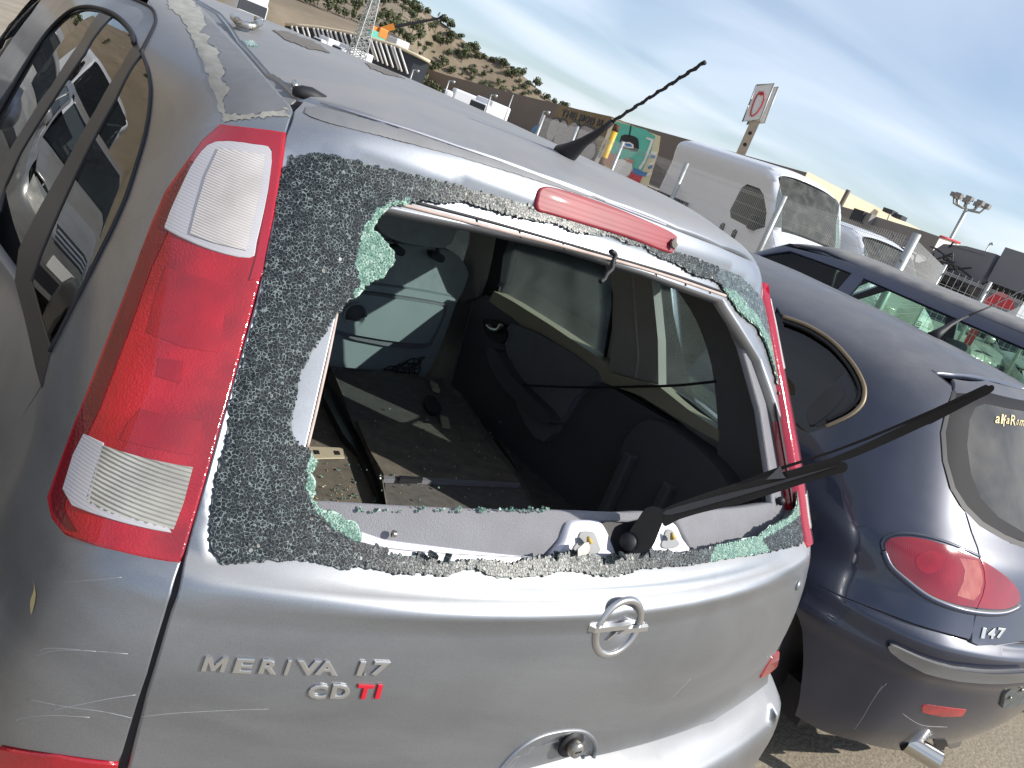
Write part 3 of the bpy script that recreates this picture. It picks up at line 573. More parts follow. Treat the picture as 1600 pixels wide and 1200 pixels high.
# ------------------------------------------------------------------ inner face of the tailgate and its trims (one step behind the outer skin)
def off_px(pts, off):                        # photo outline on a surface set back from the outer skin
    b2 = Body(lambda P: F_meriva(P) - off); return b2.px(pts)
def off_panel(name, pts, off, m, h=.02, thick=.01, d=GR, par=None, holes=(), lip=.003, sm=0):
    b2 = Body(lambda P: F_meriva(P) - off); q = catmull(pts, sm) if sm else pts
    return b2.panel(name, b2.px(q), d, m, par or car, h=h, hb=h*.7, thick=thick, lip=lip, holes=[b2.px(t) for t in holes])
# lower trim panel (grey) with a scoop for the wiper motor
off_panel('tailgate_trim', [(496, 786), (560, 790), (650, 795), (760, 799), (828, 801), (858, 800), (905, 801), (985, 804), (1010, 802), (1060, 806), (1100, 800), (1235, 778), (1247, 800), (1243, 822), (1200, 846), (1100, 862), (1085, 862), (1072, 835), (1060, 812), (1010, 806), (985, 812), (930, 812), (885, 822), (868, 845), (850, 865), (830, 871), (760, 870), (700, 866), (560, 850), (500, 835), (482, 800)], .030, M['plastic'], h=.012, thick=.03, lip=.005)
off_panel('tailgate_inner_frame', [(470, 800), (600, 845), (700, 858), (830, 872), (960, 872), (1110, 862), (1240, 826), (1262, 840), (1250, 858), (1000, 890), (760, 890), (600, 880), (480, 862)], .020, M['silver_in'], h=.02)
off_panel('motor_cavity', [(820, 800), (1100, 796), (1110, 880), (820, 880)], .085, M['rubber'], thick=.002)
# hinge brackets
for br in ([(872, 873), (886, 850), (893, 828), (902, 818), (935, 818), (944, 824), (954, 846), (962, 876), (935, 884), (900, 884)], [(1020, 868), (1028, 842), (1036, 820), (1050, 818), (1058, 824), (1066, 842), (1078, 862), (1050, 872)]):
    b = off_panel('wiper_motor_bracket', br, .016, M['silver_in'], h=.008, thick=.03, lip=.006, sm=3); c2 = np.array(br, float); mn = c2.mean(0)
    q = [(mn[0] + (p[0] - mn[0]) * .45, mn[1] + (p[1] - mn[1]) * .5 - 2) for p in br]; off_panel('bracket_recess', q, .0125, M['bare'], h=.006, thick=.004, lip=.002, sm=3)
    p = off_px([(mn[0] + 1, mn[1] - 6)], .004)[0]; MB().tube([p + [-.004, 0, .006], p + [0, -.004, 0], p + [.003, 0, -.006]], [.002, .005, .002], 8).build('wax_plug', M['yellow'], car, True)
# side and top frame strips
off_panel('window_frame_strip', [(526, 490), (516, 520), (500, 600), (480, 700), (470, 690), (440, 700), (470, 560), (500, 470)], .024, M['plastic'], h=.012)
off_panel('window_frame_strip', [(512, 524), (498, 560), (486, 610), (478, 655), (468, 690), (452, 690), (455, 640), (470, 575), (488, 545)], .018, M['silver_in'], h=.01)
off_panel('torn_tape', [(499, 560), (496, 588), (484, 594), (470, 612), (462, 640), (452, 648), (462, 600), (474, 578), (488, 556)], .009, M['ledge'], h=.006, thick=.001)
def rod(name, pts, off, r, m, k=14, par=None):
    p = off_px(catmull(pts, 5, False), off); return tube(name, p, r, m, par or car, 8)
rod('sealant_line', [(526, 490), (512, 560), (494, 640), (480, 698)], .012, .0024, M['pink_seal'])
rod('sealant_line', [(622, 318), (700, 338), (800, 364), (900, 390), (1020, 424), (1136, 463)], .006, .0026, M['pink_seal'])
rod('frame_seam', [(640, 314), (760, 345), (870, 376), (960, 402), (1060, 432), (1128, 456)], .0062, .0022, M['rubber'])
for q in [(745, 341), (812, 360), (880, 379), (960, 400), (1024, 420), (1070, 435), (1108, 447)]: rod('spot_clip', [q, (q[0] + 1, q[1] + 5), (q[0] + 2, q[1] + 12)], .0058, .0011, M['rubber'])
rod('hanging_wire', [(955, 392), (962, 398), (958, 408), (956, 420), (948, 428), (944, 436), (938, 440)], .004, .004, M['rubber'])
rod('trim_screw', [(613, 834), (618, 835)], .020, .005, M['steel'])

# ------------------------------------------------------------------ high brake light on the spoiler
bl = B.panel('high_brake_light', B.px(catmull([(846, 296), (870, 298), (935, 318), (1000, 344), (1048, 366), (1053, 376), (1050, 390), (1040, 391), (985, 370), (920, 350), (860, 332), (840, 326), (840, 310)], 4)), (0, .8, -.6), M['red_brake'], car, h=.008, hb=.006, off=.006, thick=.012, lip=.004)
p = B.px([(1045, 381)])[0]; chip(p + [0, -.009, .003], .010, (0, -.8, .5), .05, M['stain'], bl, 'broken_corner', .004)
# ------------------------------------------------------------------ roof details
ab = B.px([(884, 246)])[0]; at = np.array([.0, .02, 1.745])
def ray_at(px, plane_x): return onx([px], plane_x)[0]
a0, a1 = ray_at((905, 228), .0), ray_at((1100, 100), .0)
ant = MB().tube([ray_at((878, 244), 0), ray_at((893, 236), 0), ray_at((912, 222), 0), ray_at((935, 207), 0), ray_at((957, 190), 0)], [.021, .016, .009, .0062, .0048], 14).build('antenna', M['rubber'], car, True)
whip = []; N_ = 60
for i in range(N_ + 1):
    t = i / N_; whip.append(ray_at((957 + (1098 - 957) * t, 190 + (99 - 190) * t), 0) + np.array([math.cos(i*.9), 0, math.sin(i*.9)]) * .0009)
MB().tube(whip, [.0026 + .0008 * (i % 5 == 0) for i in range(N_ + 1)], 8).build('antenna_whip', M['rubber'], ant, True)
tip = ray_at((1099, 99), 0); MB().tube([tip, tip + (ray_at((1102, 97), 0) - tip)], .0035, 8).build('antenna_tip', M['rubber'], ant, True)
# lacquer peeling at the left roof shoulder: pale ragged rim, dull base coat inside
pe = jag([(262, -10), (300, 2), (318, 22), (322, 40), (312, 50), (330, 58), (322, 66), (345, 82), (338, 92), (352, 110), (347, 125), (358, 140), (350, 160), (352, 176), (372, 180), (420, 176), (454, 172), (440, 168), (455, 182), (400, 184), (368, 188), (350, 190), (342, 170), (322, 110), (300, 60), (285, 30), (262, 10)], 2.5, 4, 5)
B.panel('peeled_lacquer', B.px(pe), LQ, M['peel_edge'], car, h=.01, hb=.004, off=.0006, thick=0)
pe2 = jag([(300, 0), (318, 22), (323, 40), (314, 50), (331, 58), (324, 66), (346, 82), (340, 92), (353, 110), (349, 125), (359, 140), (352, 160), (354, 178), (380, 180), (420, 175), (450, 170), (444, 158), (415, 126), (375, 80), (338, 42), (318, 22), (306, 4)], 1.2, 4, 6)
B.panel('dull_base_coat', B.px(pe2), LQ, M['bare'], car, h=.014, hb=.006, off=.0003, thick=0)
for st, s_ in (([(425, 47), (450, 50), (480, 62), (500, 70), (516, 84), (480, 76), (445, 62)], 7), ([(568, 97), (590, 104), (612, 112), (634, 124), (600, 116), (580, 108)], 8)):
    B.panel('roof_stain', B.px(jag(st, 1, 4, s_)), (0, 0, -1), M['stain'], car, h=.03, hb=.02, off=.0012, thick=0)
B.panel('dull_base_coat', B.px(jag([(478, 168), (500, 166), (560, 183), (640, 207), (760, 246), (860, 280), (930, 307), (950, 316), (900, 302), (800, 270), (700, 240), (600, 214), (520, 194), (488, 184), (476, 176)], .5, 5, 9)), (0, .8, -.6), M['bare'], car, h=.010, hb=.006, off=.0008, thick=0)
# rubber end piece in the roof channel and a broken clip on the roof
p = B.px([(470, 148)])[0]; MB().tube([p + [-.010, .006, .001], p + [0, .003, .003], p + [.014, .004, .003], p + [.034, -.002, .002]], [.005, .009, .011, .008], 8).build('channel_end_cap', M['rubber'], car, True)
tube('chrome_seam_end', B.px([(459, 132), (460, 138)]) + [0, 0, .003], .004, M['chrome'], car)
tube('roof_edge_seam', B.px([(500, 161), (640, 204), (780, 252), (900, 298), (1040, 352)]) + [0, 0, .001], .0016, M['silver_in'], car, 6)
cl = []
for i, (a, b) in enumerate([((362, 36), (372, 48)), ((370, 47), (392, 52)), ((390, 52), (404, 45)), ((396, 38), (408, 42))]):
    q = B.px([a, b]) + [0, 0, .012]; cl.append(tube('roof_rack_clip', q, .007 if i < 3 else .005, M['chrome'] if i % 2 else M['steel'], car, 7))
B.panel('torn_sticker', B.px([(380, 64), (398, 66), (402, 74), (386, 72)]), (0, 0, -1), M['green_glass'], car, h=.02, hb=.02, off=.002, thick=.001)
# scratches on the quarter panel
sc = [[(60, 1018), (75, 1013), (120, 1015), (200, 1022)], [(50, 1027), (90, 1016), (150, 1018)], [(80, 1110), (120, 1102), (170, 1092), (212, 1086)], [(40, 1092), (100, 1104), (160, 1112), (205, 1122)], [(25, 1127), (34, 1122), (80, 1118), (140, 1121)], [(220, 1120), (280, 1114), (360, 1110), (420, 1108)], [(95, 910), (150, 906), (190, 902)], [(1050, 1090), (1060, 1080), (1080, 1060)]]
M['scratch'] = mat('pale_scratch', (.34, .35, .37), rough=.5, metal=.3)
for s_ in sc: p = B.px(catmull(s_, 4, False)); tube('scratch', p + B.grad(p) * .0003, .00045, M['scratch'], car, 5)
p = B.px(catmull([(48, 940), (54, 920), (52, 905), (57, 930), (50, 960)], 3)); B.panel('rust_chip', p, LQ, M['straw'], car, h=.006, off=.0008, thick=0)

# ------------------------------------------------------------------ lettering and badge
_fc = {}
def letter_mesh(ch, off=.008, bev=.04, ext=.06, res=3):
    key = (ch, off)
    if key in _fc: return _fc[key]
    if ch == 'M':
        o = np.array([(0, 0), (0, 1), (.25, 1), (.5, .42), (.75, 1), (1, 1), (1, 0), (.80, 0), (.80, .62), (.57, .06), (.43, .06), (.20, .62), (.20, 0)]); c_ = o.mean(0); n_ = len(o)
        tri = tessellate_polygon([[Vector((*p, 0)) for p in o]]); v = np.concatenate([np.column_stack([o, np.zeros(n_)]), np.column_stack([o, np.full(n_, .6)]), np.column_stack([c_ + (o - c_) * [.97, .96], np.ones(n_)])])
        f = [tuple(2*n_ + i for i in t) for t in tri] + [(k*n_+i, k*n_+(i+1) % n_, (k+1)*n_+(i+1) % n_, (k+1)*n_+i) for k in (0, 1) for i in range(n_)]
        _fc[key] = (v, f); return _fc[key]
    cu = bpy.data.curves.new('t', 'FONT'); cu.body = ch; cu.size = 1; cu.offset = off; cu.extrude = ext; cu.bevel_depth = bev; cu.bevel_resolution = 1; cu.resolution_u = res
    ob = bpy.data.objects.new('t', cu); COL.objects.link(ob); me = bpy.data.meshes.new_from_object(ob.evaluated_get(bpy.context.evaluated_depsgraph_get()))
    v = np.array([tuple(q.co) for q in me.vertices]); f = [tuple(p.vertices) for p in me.polygons]; bpy.data.objects.remove(ob); bpy.data.curves.remove(cu); bpy.data.meshes.remove(me)
    lo, hi = v[:, :2].min(0), v[:, :2].max(0); v[:, :2] = (v[:, :2] - lo) / np.maximum(hi - lo, 1e-6); v[:, 2] = (v[:, 2] - v[:, 2].min()) / (v[:, 2].max() - v[:, 2].min())
    _fc[key] = (v, f); return _fc[key]
def map_quad(v, q):
    q = np.array(q, float); s, t = v[:, :1], v[:, 1:2]; return (q[0] * (1-s) + q[1] * s) * (1-t) + (q[3] * (1-s) + q[2] * s) * t
def letter_on(body, ch, quad, m, par, depth=.004, base=0, **k):
    v, f = letter_mesh(ch, **k); P = body.px(map_quad(v, quad)); n = -body.grad(P); return mesh('letter', P + n * (v[:, 2:3] * depth + base), f, m, par)
def wq(x0, x1, yb, yt, sk, slope=.04): return [(x0, yb), (x1 - sk, yb + (x1 - x0) * slope), (x1, yt + (x1 - x0) * slope), (x0 + sk, yt)]
name_badge = bpy.data.objects.new('model_badge', None); COL.objects.link(name_badge); name_badge.parent = car; name_badge.matrix_parent_inverse = pinv(car)
def L_(ch, x0, x1, yb, yt, sk=7, m='badge'):
    o = letter_on(B, ch, wq(x0, x1, yb, yt, sk), M[m], None, .0032); o.parent = name_badge; return o
for ch, x0, x1, yb, yt in (('M', 313, 358, 1047, 1024), ('E', 362, 399, 1050, 1027), ('R', 402, 439, 1051, 1029), ('I', 442, 456, 1053, 1030), ('V', 461, 502, 1053, 1030), ('A', 490, 530, 1053, 1031), ('1', 555, 572, 1054, 1032), ('.', 566, 572, 1055, 1050), ('7', 577, 610, 1054, 1032)): L_(ch, x0, x1, yb, yt, 3 if ch in 'VA.' else 8)
for ch, x0, x1 in (('C', 478, 513), ('D', 514, 549), ('T', 553, 585), ('I', 584, 598)): L_(ch, x0, x1, 1090, 1068, 6, 'redfill' if ch in 'TI' else 'badge')
ct = B.px([(966, 980)])[0]; tp_, bt_ = B.px([(978, 938)])[0], B.px([(955, 1024)])[0]; lf_, rt_ = B.px([(924, 985)])[0], B.px([(1004, 975)])[0]
nrm = -B.grad(ct[None])[0]; U = np.cross(nrm, (0, 0, 1.)); U /= -np.linalg.norm(U); U = U if U[0] > 0 else -U; Wv = np.cross(U, nrm); Wv = Wv if Wv[2] > 0 else -Wv
Rr = (np.linalg.norm(tp_ - bt_) + np.linalg.norm(lf_ - rt_)) / 4 * .92
emb = bpy.data.objects.new('round_emblem', None); COL.objects.link(emb); emb.parent = car; emb.matrix_parent_inverse = pinv(car)
ring = [ct + (U * math.cos(a) + Wv * math.sin(a)) * Rr for a in np.linspace(0, 2*math.pi, 61)]
mbr = MB(); 
prof = [(.0055, 0), (.0045, .004), (.002, .006), (-.003, .006), (-.0055, .004), (-.006, 0)]; vv = []; k = len(prof)
for a in np.linspace(0, 2*math.pi, 64, endpoint=False):
    d_ = U * math.cos(a) + Wv * math.sin(a)
    for r_, h_ in prof: vv.append(ct + d_ * (Rr + r_) + nrm * (h_ - .001))
ff = [(i*k+j, ((i+1) % 64)*k+j, ((i+1) % 64)*k+j+1, i*k+j+1) for i in range(64) for j in range(k-1)]
mesh('ring', vv, ff, M['badge'], None, True).parent = emb
def bar(pts, h=.008):
    P = np.array([ct + U * a * Rr + Wv * b * Rr for a, b in pts]); m_ = P.mean(0); v = np.concatenate([P, m_ + (P - m_) * .86 + nrm * h]); k = len(P)
    mesh('lightning_bar', v, [tuple(range(k, 2*k))] + [(i, (i+1) % k, k + (i+1) % k, k + i) for i in range(k)], M['badge'], None).parent = emb
bar([(-1.42, -.02), (-1.40, .17), (.58, .17), (.30, -.02)]); bar([(-.2, -.16), (1.42, -.16), (1.42, .02), (.12, .02)]); bar([(-.52, -.40), (-.40, -.40), (.12, -.08), (-.12, -.08)], .005)
# lock cylinder and its oval recess
pl = B.px([(893, 1163)])[0]; nl = -B.grad(pl[None])[0]
lk = MB().tube([pl - nl * .01, pl + nl * .012, pl + nl * .017], [.0145, .0135, .012], 24).build('lock_cylinder', M['steel'], car, True)
MB().tube([pl + nl * .0165, pl + nl * .0172], [.011, .010], 20).build('key_face', M['alu'], lk, True); q = pl + nl * .0176; box('key_slot', q - [.006, .0006, .0013], q + [.006, .0006, .0013], M['rubber'], lk)
MB().tube([pl - nl * .003, pl + nl * .0012], [.024, .023], 24).build('lock_recess', M['rubber'], car, True)
rr_ = B.px(catmull([(770, 1216), (800, 1180), (835, 1155), (870, 1144), (905, 1142), (924, 1152), (931, 1168), (927, 1184)], 5, False)); tube('recess_rim', rr_, .0035, M['silver'], car, 8)
for q in [(1246, 915)]: p = B.px([q])[0]; n_ = -B.grad(p[None])[0]; MB().tube([p, p + n_ * .003, p + n_ * .005], [.011, .009, .004], 16).build('body_plug', M['silver'], car, True)

# ------------------------------------------------------------------ rear bumper
YB = [(.20, -.16), (.30, -.21), (.42, -.235), (.58, -.243), (.675, -.240), (.70, -.232), (.715, -.210), (.735, -.170), (.80, -.14)]
WB = [(.18, .68), (.30, .72), (.55, .735), (.66, .735), (.72, .735), (.8, .735)]
def F_bump(P):
    x, y, z = P[:, 0], P[:, 1], P[:, 2]; return smin((y - sinterp(z, YB) - .20 * x * x), sinterp(z, WB) + .10 * np.clip(y, 0, .5) - np.abs(x), .12)
BB = Body(F_bump)
lowb = low.copy(); bt = [[.70, -.02, .728], [.80, .2, .72], [.82, .35, .72], [.82, .35, .30], [.6, -.1, .24], [0, -.2, .22], [-.6, -.1, .24], [-.82, .35, .30], [-.82, .35, .60], [-.74, .0, .60], [-.63, -.06, .62], [-.635, -.08, .733], [-.42, -.14, .728], [-.2, -.17, .735], [0, -.18, .742], [.2, -.17, .735], [.40, -.14, .728], [.633, -.08, .733]]
ang = np.array(bt); 
def bump_disp(P): return -.014 * np.exp(-((P[:, 2] - .700) / .012) ** 2) * (np.abs(P[:, 0]) < .62) - .02 * ((np.abs(P[:, 0]) < .26) & (P[:, 2] > .45) & (P[:, 2] < .62))
BB.panel('rear_bumper', BB.march(ang - np.array([0, 1, 0]) * .6, (0, 1., 0), 0, 2, 300)[0], GR, M['silver'], car, h=.02, hb=.015, disp=bump_disp, lip=.004)
rf = mir(B.px([(184, 1193), (60, 1222), (0, 1168)])); 
B.panel('side_reflector', B.px([(1216, 1018), (1213, 1040), (1200, 1052), (1187, 1058), (1196, 1042), (1206, 1026)]), GR, M['red_lens'], car, h=.01, hb=.008, off=.003, thick=.008, lip=.001)
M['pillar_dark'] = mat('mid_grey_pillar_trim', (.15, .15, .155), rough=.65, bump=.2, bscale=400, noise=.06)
# ------------------------------------------------------------------ left side: door, windows
sideL = (1, 0, -.25)
door_low = [(0, 440), (22, 470), (34, 520), (50, 565), (64, 604), (31, 657), (16, 700)]
dl3 = np.concatenate([B.px(door_low), np.array([[-.80, .62, .60], [-.80, 1.6, .60], [-.80, 1.75, 1.02]])])
B.panel('rear_door', np.concatenate([B.px([(24, 440), (40, 500), (63, 604), (31, 657), (14, 720)]), np.array([[-.79, .60, .80], [-.81, .75, .45], [-.81, 1.65, .35], [-.80, 1.66, 1.03], [-.76, 1.2, 1.055]])]), sideL, M['silver'], car, h=.03, hb=.02)
B.panel('front_door', np.array([[-.80, 1.68, .35], [-.80, 1.68, 1.03], [-.76, 2.2, 1.0], [-.74, 2.75, .98], [-.78, 2.78, .5], [-.79, 2.5, .35]]), sideL, M['silver'], car, h=.04, hb=.03)
def win(name, pts, m, off, par=None, h=.03, thick=.004, d=sideL, lip=.001, sm=0, up=0): 
    q = catmull(pts, sm) if sm else pts
    return B.panel(name, B.px(q), d, m, par or car, h=h, hb=.012, off=off, thick=thick, lip=lip)
qw = win('quarter_window', [(222, 88), (231, 112), (235, 150), (228, 205), (212, 262), (188, 330), (130, 448), (79, 546), (62, 492), (46, 432), (60, 402), (100, 312), (140, 228), (180, 155)], M['winglass'], -.001, h=.02)
rw = win('rear_door_window', [(176, 28), (190, 36), (204, 52), (211, 72), (190, 108), (150, 176), (104, 258), (60, 335), (34, 388), (20, 348), (6, 290), (30, 238), (80, 158), (130, 84)], M['winglass'], -.001, h=.02)
fw = win('front_door_window', [(148, 16), (158, 19), (130, 66), (80, 140), (36, 208), (0, 268), (-30, 250), (-20, 190), (20, 120), (60, 66), (100, 26), (125, 16)], M['winglass'], -.001, h=.02)
win('window_pillar', [(214, 66), (222, 84), (180, 156), (136, 236), (100, 312), (62, 400), (48, 440), (34, 470), (24, 440), (30, 390), (60, 330), (104, 254), (150, 172), (190, 104)], M['blacktrim'], .001, thick=.006, h=.02, lip=.001)
win('window_pillar', [(156, 20), (174, 27), (132, 84), (82, 158), (32, 238), (8, 290), (-4, 330), (-14, 300), (0, 262), (36, 202), (80, 136), (128, 64)], M['blacktrim'], .001, thick=.006, h=.02, lip=.001)
win('window_seal', [(46, 432), (62, 490), (80, 550), (66, 606), (58, 580), (40, 500), (24, 440), (36, 420)], M['blacktrim'], .001, thick=.01, h=.015)
def btube(name, pts, r, m, off=0, n=7, k=5, par=None):
    p = B.px(catmull(pts, k, False)); p = p - B.grad(p) * off; return tube(name, p, r, m, par or car, n)
btube('window_frame_bead', [(211, 70), (206, 52), (192, 34), (176, 22), (156, 15), (135, 12), (112, 18), (84, 42), (58, 76), (28, 126), (0, 176), (-20, 210)], .0045, M['rubber'], .002)
btube('window_frame_bead', [(222, 84), (232, 112), (236, 150), (229, 205), (213, 262), (189, 330), (131, 448), (79, 550)], .0028, M['rubber'], .001)
B.panel('door_frame', B.px([(240, 24), (241, 40), (222, 80), (213, 72), (207, 50), (193, 31), (176, 19), (156, 12), (135, 9), (112, 14), (82, 38), (50, 78), (20, 125), (-10, 170), (-40, 200), (-40, 150), (0, 90), (50, 20), (90, -30), (190, -20), (214, 2), (236, 14)]), (1, 0, -.6), M['silver'], car, h=.025, hb=.012, thick=.012)
btube('door_gap', [(221, 82), (241, 42), (243, 26), (236, 13), (214, 2), (190, -8)], .003, M['rubber'], .001)
# door mirror, seen past the front door
mc = np.array([-.76, 2.3, 1.13])
bm = bmesh.new(); bmesh.ops.create_uvsphere(bm, u_segments=24, v_segments=16, radius=1, matrix=Matrix.Translation(mc) @ Matrix.Diagonal((.11, .07, .075, 1)))
MB().add([tuple(v.co) for v in bm.verts], [[v.index for v in f.verts] for f in bm.faces]).build('door_mirror', M['silver'], car, True); bm.free()
tube('mirror_stalk', [mc + [.02, 0, -.03], mc + [.14, -.02, -.06]], .02, M['blacktrim'], car)
# ------------------------------------------------------------------ right side skin with real window openings
def wallU(px, k=.62): return on_plane(px, (1, 0, .35), k + .06 + .35 * 1.1)
rd_open = [(796, 360), (870, 384), (955, 413), (956, 480), (942, 566), (860, 512), (775, 458), (788, 400)]
rq_open = [(1018, 424), (1060, 434), (1108, 447), (1138, 470), (1150, 560), (1152, 650), (1150, 692), (1120, 668), (1070, 628), (1028, 600), (1026, 520)]
U1, U2 = wallU(rd_open), wallU(rq_open)
def to_skin(Q, dx=0): Q = np.array(Q); return B.march(Q + [.6 , 0, 0], (-1., 0, 0), 0, 1, 300)[0]
skinR = mir(np.concatenate([quarter_outer[7:9] * 0 + far_top[:1], ])) 
rs = np.array([[.56, .33, 1.49], [.50, .30, 1.535], [.505, .62, 1.56], [.50, 1.3, 1.57], [.49, 2.3, 1.55], [.60, 2.5, 1.40], [.70, 2.9, 1.12], [.76, 3.3, .95], [.72, 3.85, .7], [.76, 3.6, .4], [.80, 2.5, .3], [.80, 1.2, .3], [.80, .5, .62], [.76, .12, .62], [.69, .0, .80], [.68, 0.01, .98], [.745, .10, 1.02], [.70, .2, 1.25], [.64, .28, 1.42]])
UF = np.array([[.6, 1.40, 1.38], [.6, 1.40, 1.06], [.6, 2.45, 1.04], [.6, 2.15, 1.34]])
B.panel('side_panel', rs, (-1, .12, -.35), M['silver'], car, h=.035, hb=.025, holes=[to_skin(U1), to_skin(U2), to_skin(UF)], thick=.015)
def glaze(Q, m, dxx=.02, name='side_window'): Q = np.array(Q); return prism(name, Q + [dxx, 0, 0], (.004, 0, 0), m, car)
grow = lambda Q, s: Q.mean(0) + (Q - Q.mean(0)) * s
glaze(grow(U1, 1.04), M['rightglass']); glaze(grow(U2, 1.04), M['rightglass']); glaze(grow(np.array([[.64, 1.40, 1.40], [.74, 1.40, 1.06], [.74, 2.45, 1.04], [.64, 2.15, 1.36]]), 1.02), M['rightglass'])
# gasket frames round the two rear openings
for Q in (U1, U2):
    C = np.concatenate([grow(Q, 1.0), grow(Q, 1.0)[:1]]); tube('window_gasket', C + [.008, 0, 0], .008, M['rubber'], car, 7)
# ------------------------------------------------------------------ interior trims, right wall
def upoly(name, pts, m, k=.62, t=.03, holes=(), par=None, sm=0, bev=.004):
    q = catmull(pts, sm) if sm else pts
    return prism(name, wallU(q, k), (t, 0, 0), m, par or car, holes=[wallU(h, k) for h in holes], bev=bev)
upoly('upper_side_trim', [(735, 330), (1130, 440), (1165, 470), (1200, 600), (1240, 850), (1240, 790), (1100, 690), (1000, 610), (930, 590), (820, 510), (730, 460)], M['pillar'], .628, .012, holes=[rd_open, rq_open], bev=0)
upoly('centre_pillar_trim', [(944, 408), (985, 417), (1016, 424), (1022, 470), (1028, 530), (1029, 603), (990, 598), (952, 583), (956, 520), (958, 460)], M['pillar'], .605, .03)
_a = wallU([(986, 418), (992, 500), (996, 560), (990, 597)], .600); _b = wallU([(1016, 424), (1022, 470), (1028, 530), (1029, 603)], .655)
_b[:, 1] = _b[:, 1]; mesh('pillar_trim_return', np.concatenate([_a, _b, _b + [.01, .02, 0], _a + [.01, .02, 0]]), [(0, 1, 5, 4), (1, 2, 6, 5), (2, 3, 7, 6)], M['pillar'], car)
upoly('door_ledge', [(772, 455), (800, 470), (860, 508), (940, 562), (952, 582), (1028, 602), (1075, 640), (1122, 672), (1122, 690), (1060, 655), (1000, 618), (955, 602), (925, 590), (860, 548), (800, 505), (762, 475)], M['ledge'], .585, .05)
# D pillar, two skins
upoly('rear_pillar_trim', [(1048, 432), (1130, 452), (1152, 475), (1168, 560), (1190, 660), (1212, 780), (1216, 800), (1170, 775), (1125, 735), (1122, 660), (1112, 570), (1088, 500), (1060, 455)], M['pillar_dark'], .59, .04, sm=3)
off_panel('tailgate_side_trim', [(1136, 468), (1165, 505), (1190, 560), (1215, 640), (1232, 700), (1242, 745), (1246, 800), (1238, 818), (1210, 800), (1205, 740), (1190, 640), (1162, 540), (1140, 490)], .028, M['plastic'], h=.015, thick=.012, d=(.2, 1, 0))
q = off_px([(1219, 782)], .022)[0]; MB().tube([q, q + [-.004, -.006, 0]], [.009, .008], 14).build('trim_screw', M['rubber'], car, True)
# lower door trim with arm rest and handle
def lpoly(name, pts, m, x=.665, t=.03, par=None, sm=0, bev=.006, holes=()):
    q = catmull(pts, sm) if sm else pts; return prism(name, onx(q, x), (t, 0, 0), m, par or car, bev=bev, holes=[onx(h, x) for h in holes])
lpoly('door_trim', [(740, 470), (760, 462), (850, 540), (950, 600), (1050, 660), (1210, 800), (1200, 900), (900, 850), (760, 760), (700, 620)], M['plastic2'], .66, .03)
lpoly('door_pocket_panel', [(800, 505), (930, 580), (900, 620), (850, 690), (810, 640), (795, 570)], M['plastic'], .64, .03, sm=3)
lpoly('arm_rest', [(762, 545), (775, 550), (800, 590), (850, 640), (860, 660), (838, 655), (790, 610), (765, 570)], M['plastic2'], .60, .06, sm=3)
lpoly('handle_recess', [(758, 498), (780, 505), (792, 520), (785, 536), (765, 528), (756, 512)], M['rubber'], .634, .03, sm=3)
hd = onx([(762, 508), (768, 514), (777, 516), (782, 510), (784, 506)], .622); tube('door_handle', catmull(hd, 4, False), .0085, M['chrome'], car)
lpoly('wheel_arch_trim', [(1010, 655), (1060, 680), (1110, 720), (1150, 780), (1160, 830), (1000, 850), (960, 780), (970, 700)], M['plastic2'], .60, .08, sm=3)
for yq in (.28, .42): box('arch_rib', (.565, yq, .80), (.60, yq + .03, .98), M['plastic2'], car, .008)
# left wall (mostly hidden) keeps the cabin dark
box('left_side_trim', (-.58, .35, .30), (-.56, 2.4, .98), M['plastic2'], car)
# headliner, dashboard, floor pan
B2 = Body(lambda P: F_meriva(P) - .035)
B2.panel('headliner', rr3 * [.96, 1, 1] + [0, .02, 0], (0, 0, -1), M['pillar'], car, h=.08, hb=.06, thick=.003)
box('dashboard', (-.66, 2.25, .55), (.66, 2.75, .98), M['plastic2'], car, .04)
box('floor_pan', (-.70, .0, .28), (.70, 2.7, .32), M['carpet2'], car)
box('gearbox_tunnel', (-.12, 1.2, .32), (.12, 2.4, .55), M['plastic2'], car, .03)
sw = MB(); ring_ = [(-.36 + .18 * math.cos(a), 2.12 + .05 * math.sin(a), 1.0 + .17 * math.sin(a)) for a in np.linspace(0, 2*math.pi, 28)]; sw.tube(ring_, .014, 8); sw.box((-.42, 2.1, .96), (-.30, 2.13, 1.04), .01); sw.build('steering_wheel', M['blacktrim'], car, True)
# windscreen and bonnet, hidden from this side but there from others
B.panel('windscreen', np.array([[-.48, 2.48, 1.5], [.48, 2.48, 1.5], [.66, 3.12, 1.1], [.4, 3.26, 1.05], [-.4, 3.26, 1.05], [-.66, 3.12, 1.1]]), (0, -.6, -1), M['darkglass'], car, h=.05, hb=.04, thick=.004)
B.panel('bonnet', np.array([[-.66, 3.18, 1.1], [.66, 3.18, 1.1], [.70, 3.6, .95], [.5, 3.88, .8], [-.5, 3.88, .8], [-.70, 3.6, .95]]), (0, -.3, -1), M['silver'], car, h=.06, hb=.04)
BF = Body(lambda P: smin(3.95 - .25 * P[:, 0]**2 - P[:, 1], sinterp(P[:, 2], WS) - .05 - np.abs(P[:, 0]), .2))
BF.panel('front_bumper', np.array([[-.75, 3.9, .25], [.75, 3.9, .25], [.75, 3.9, .74], [-.75, 3.9, .74]]), (0, -1, 0), M['silver'], car, h=.06, hb=.05)
for sx in (-1, 1): MB().box((sx*.62 - .12, 3.72, .66), (sx*.62 + .1, 3.83, .82), .03).build('headlight', M['grey_lens'], car)
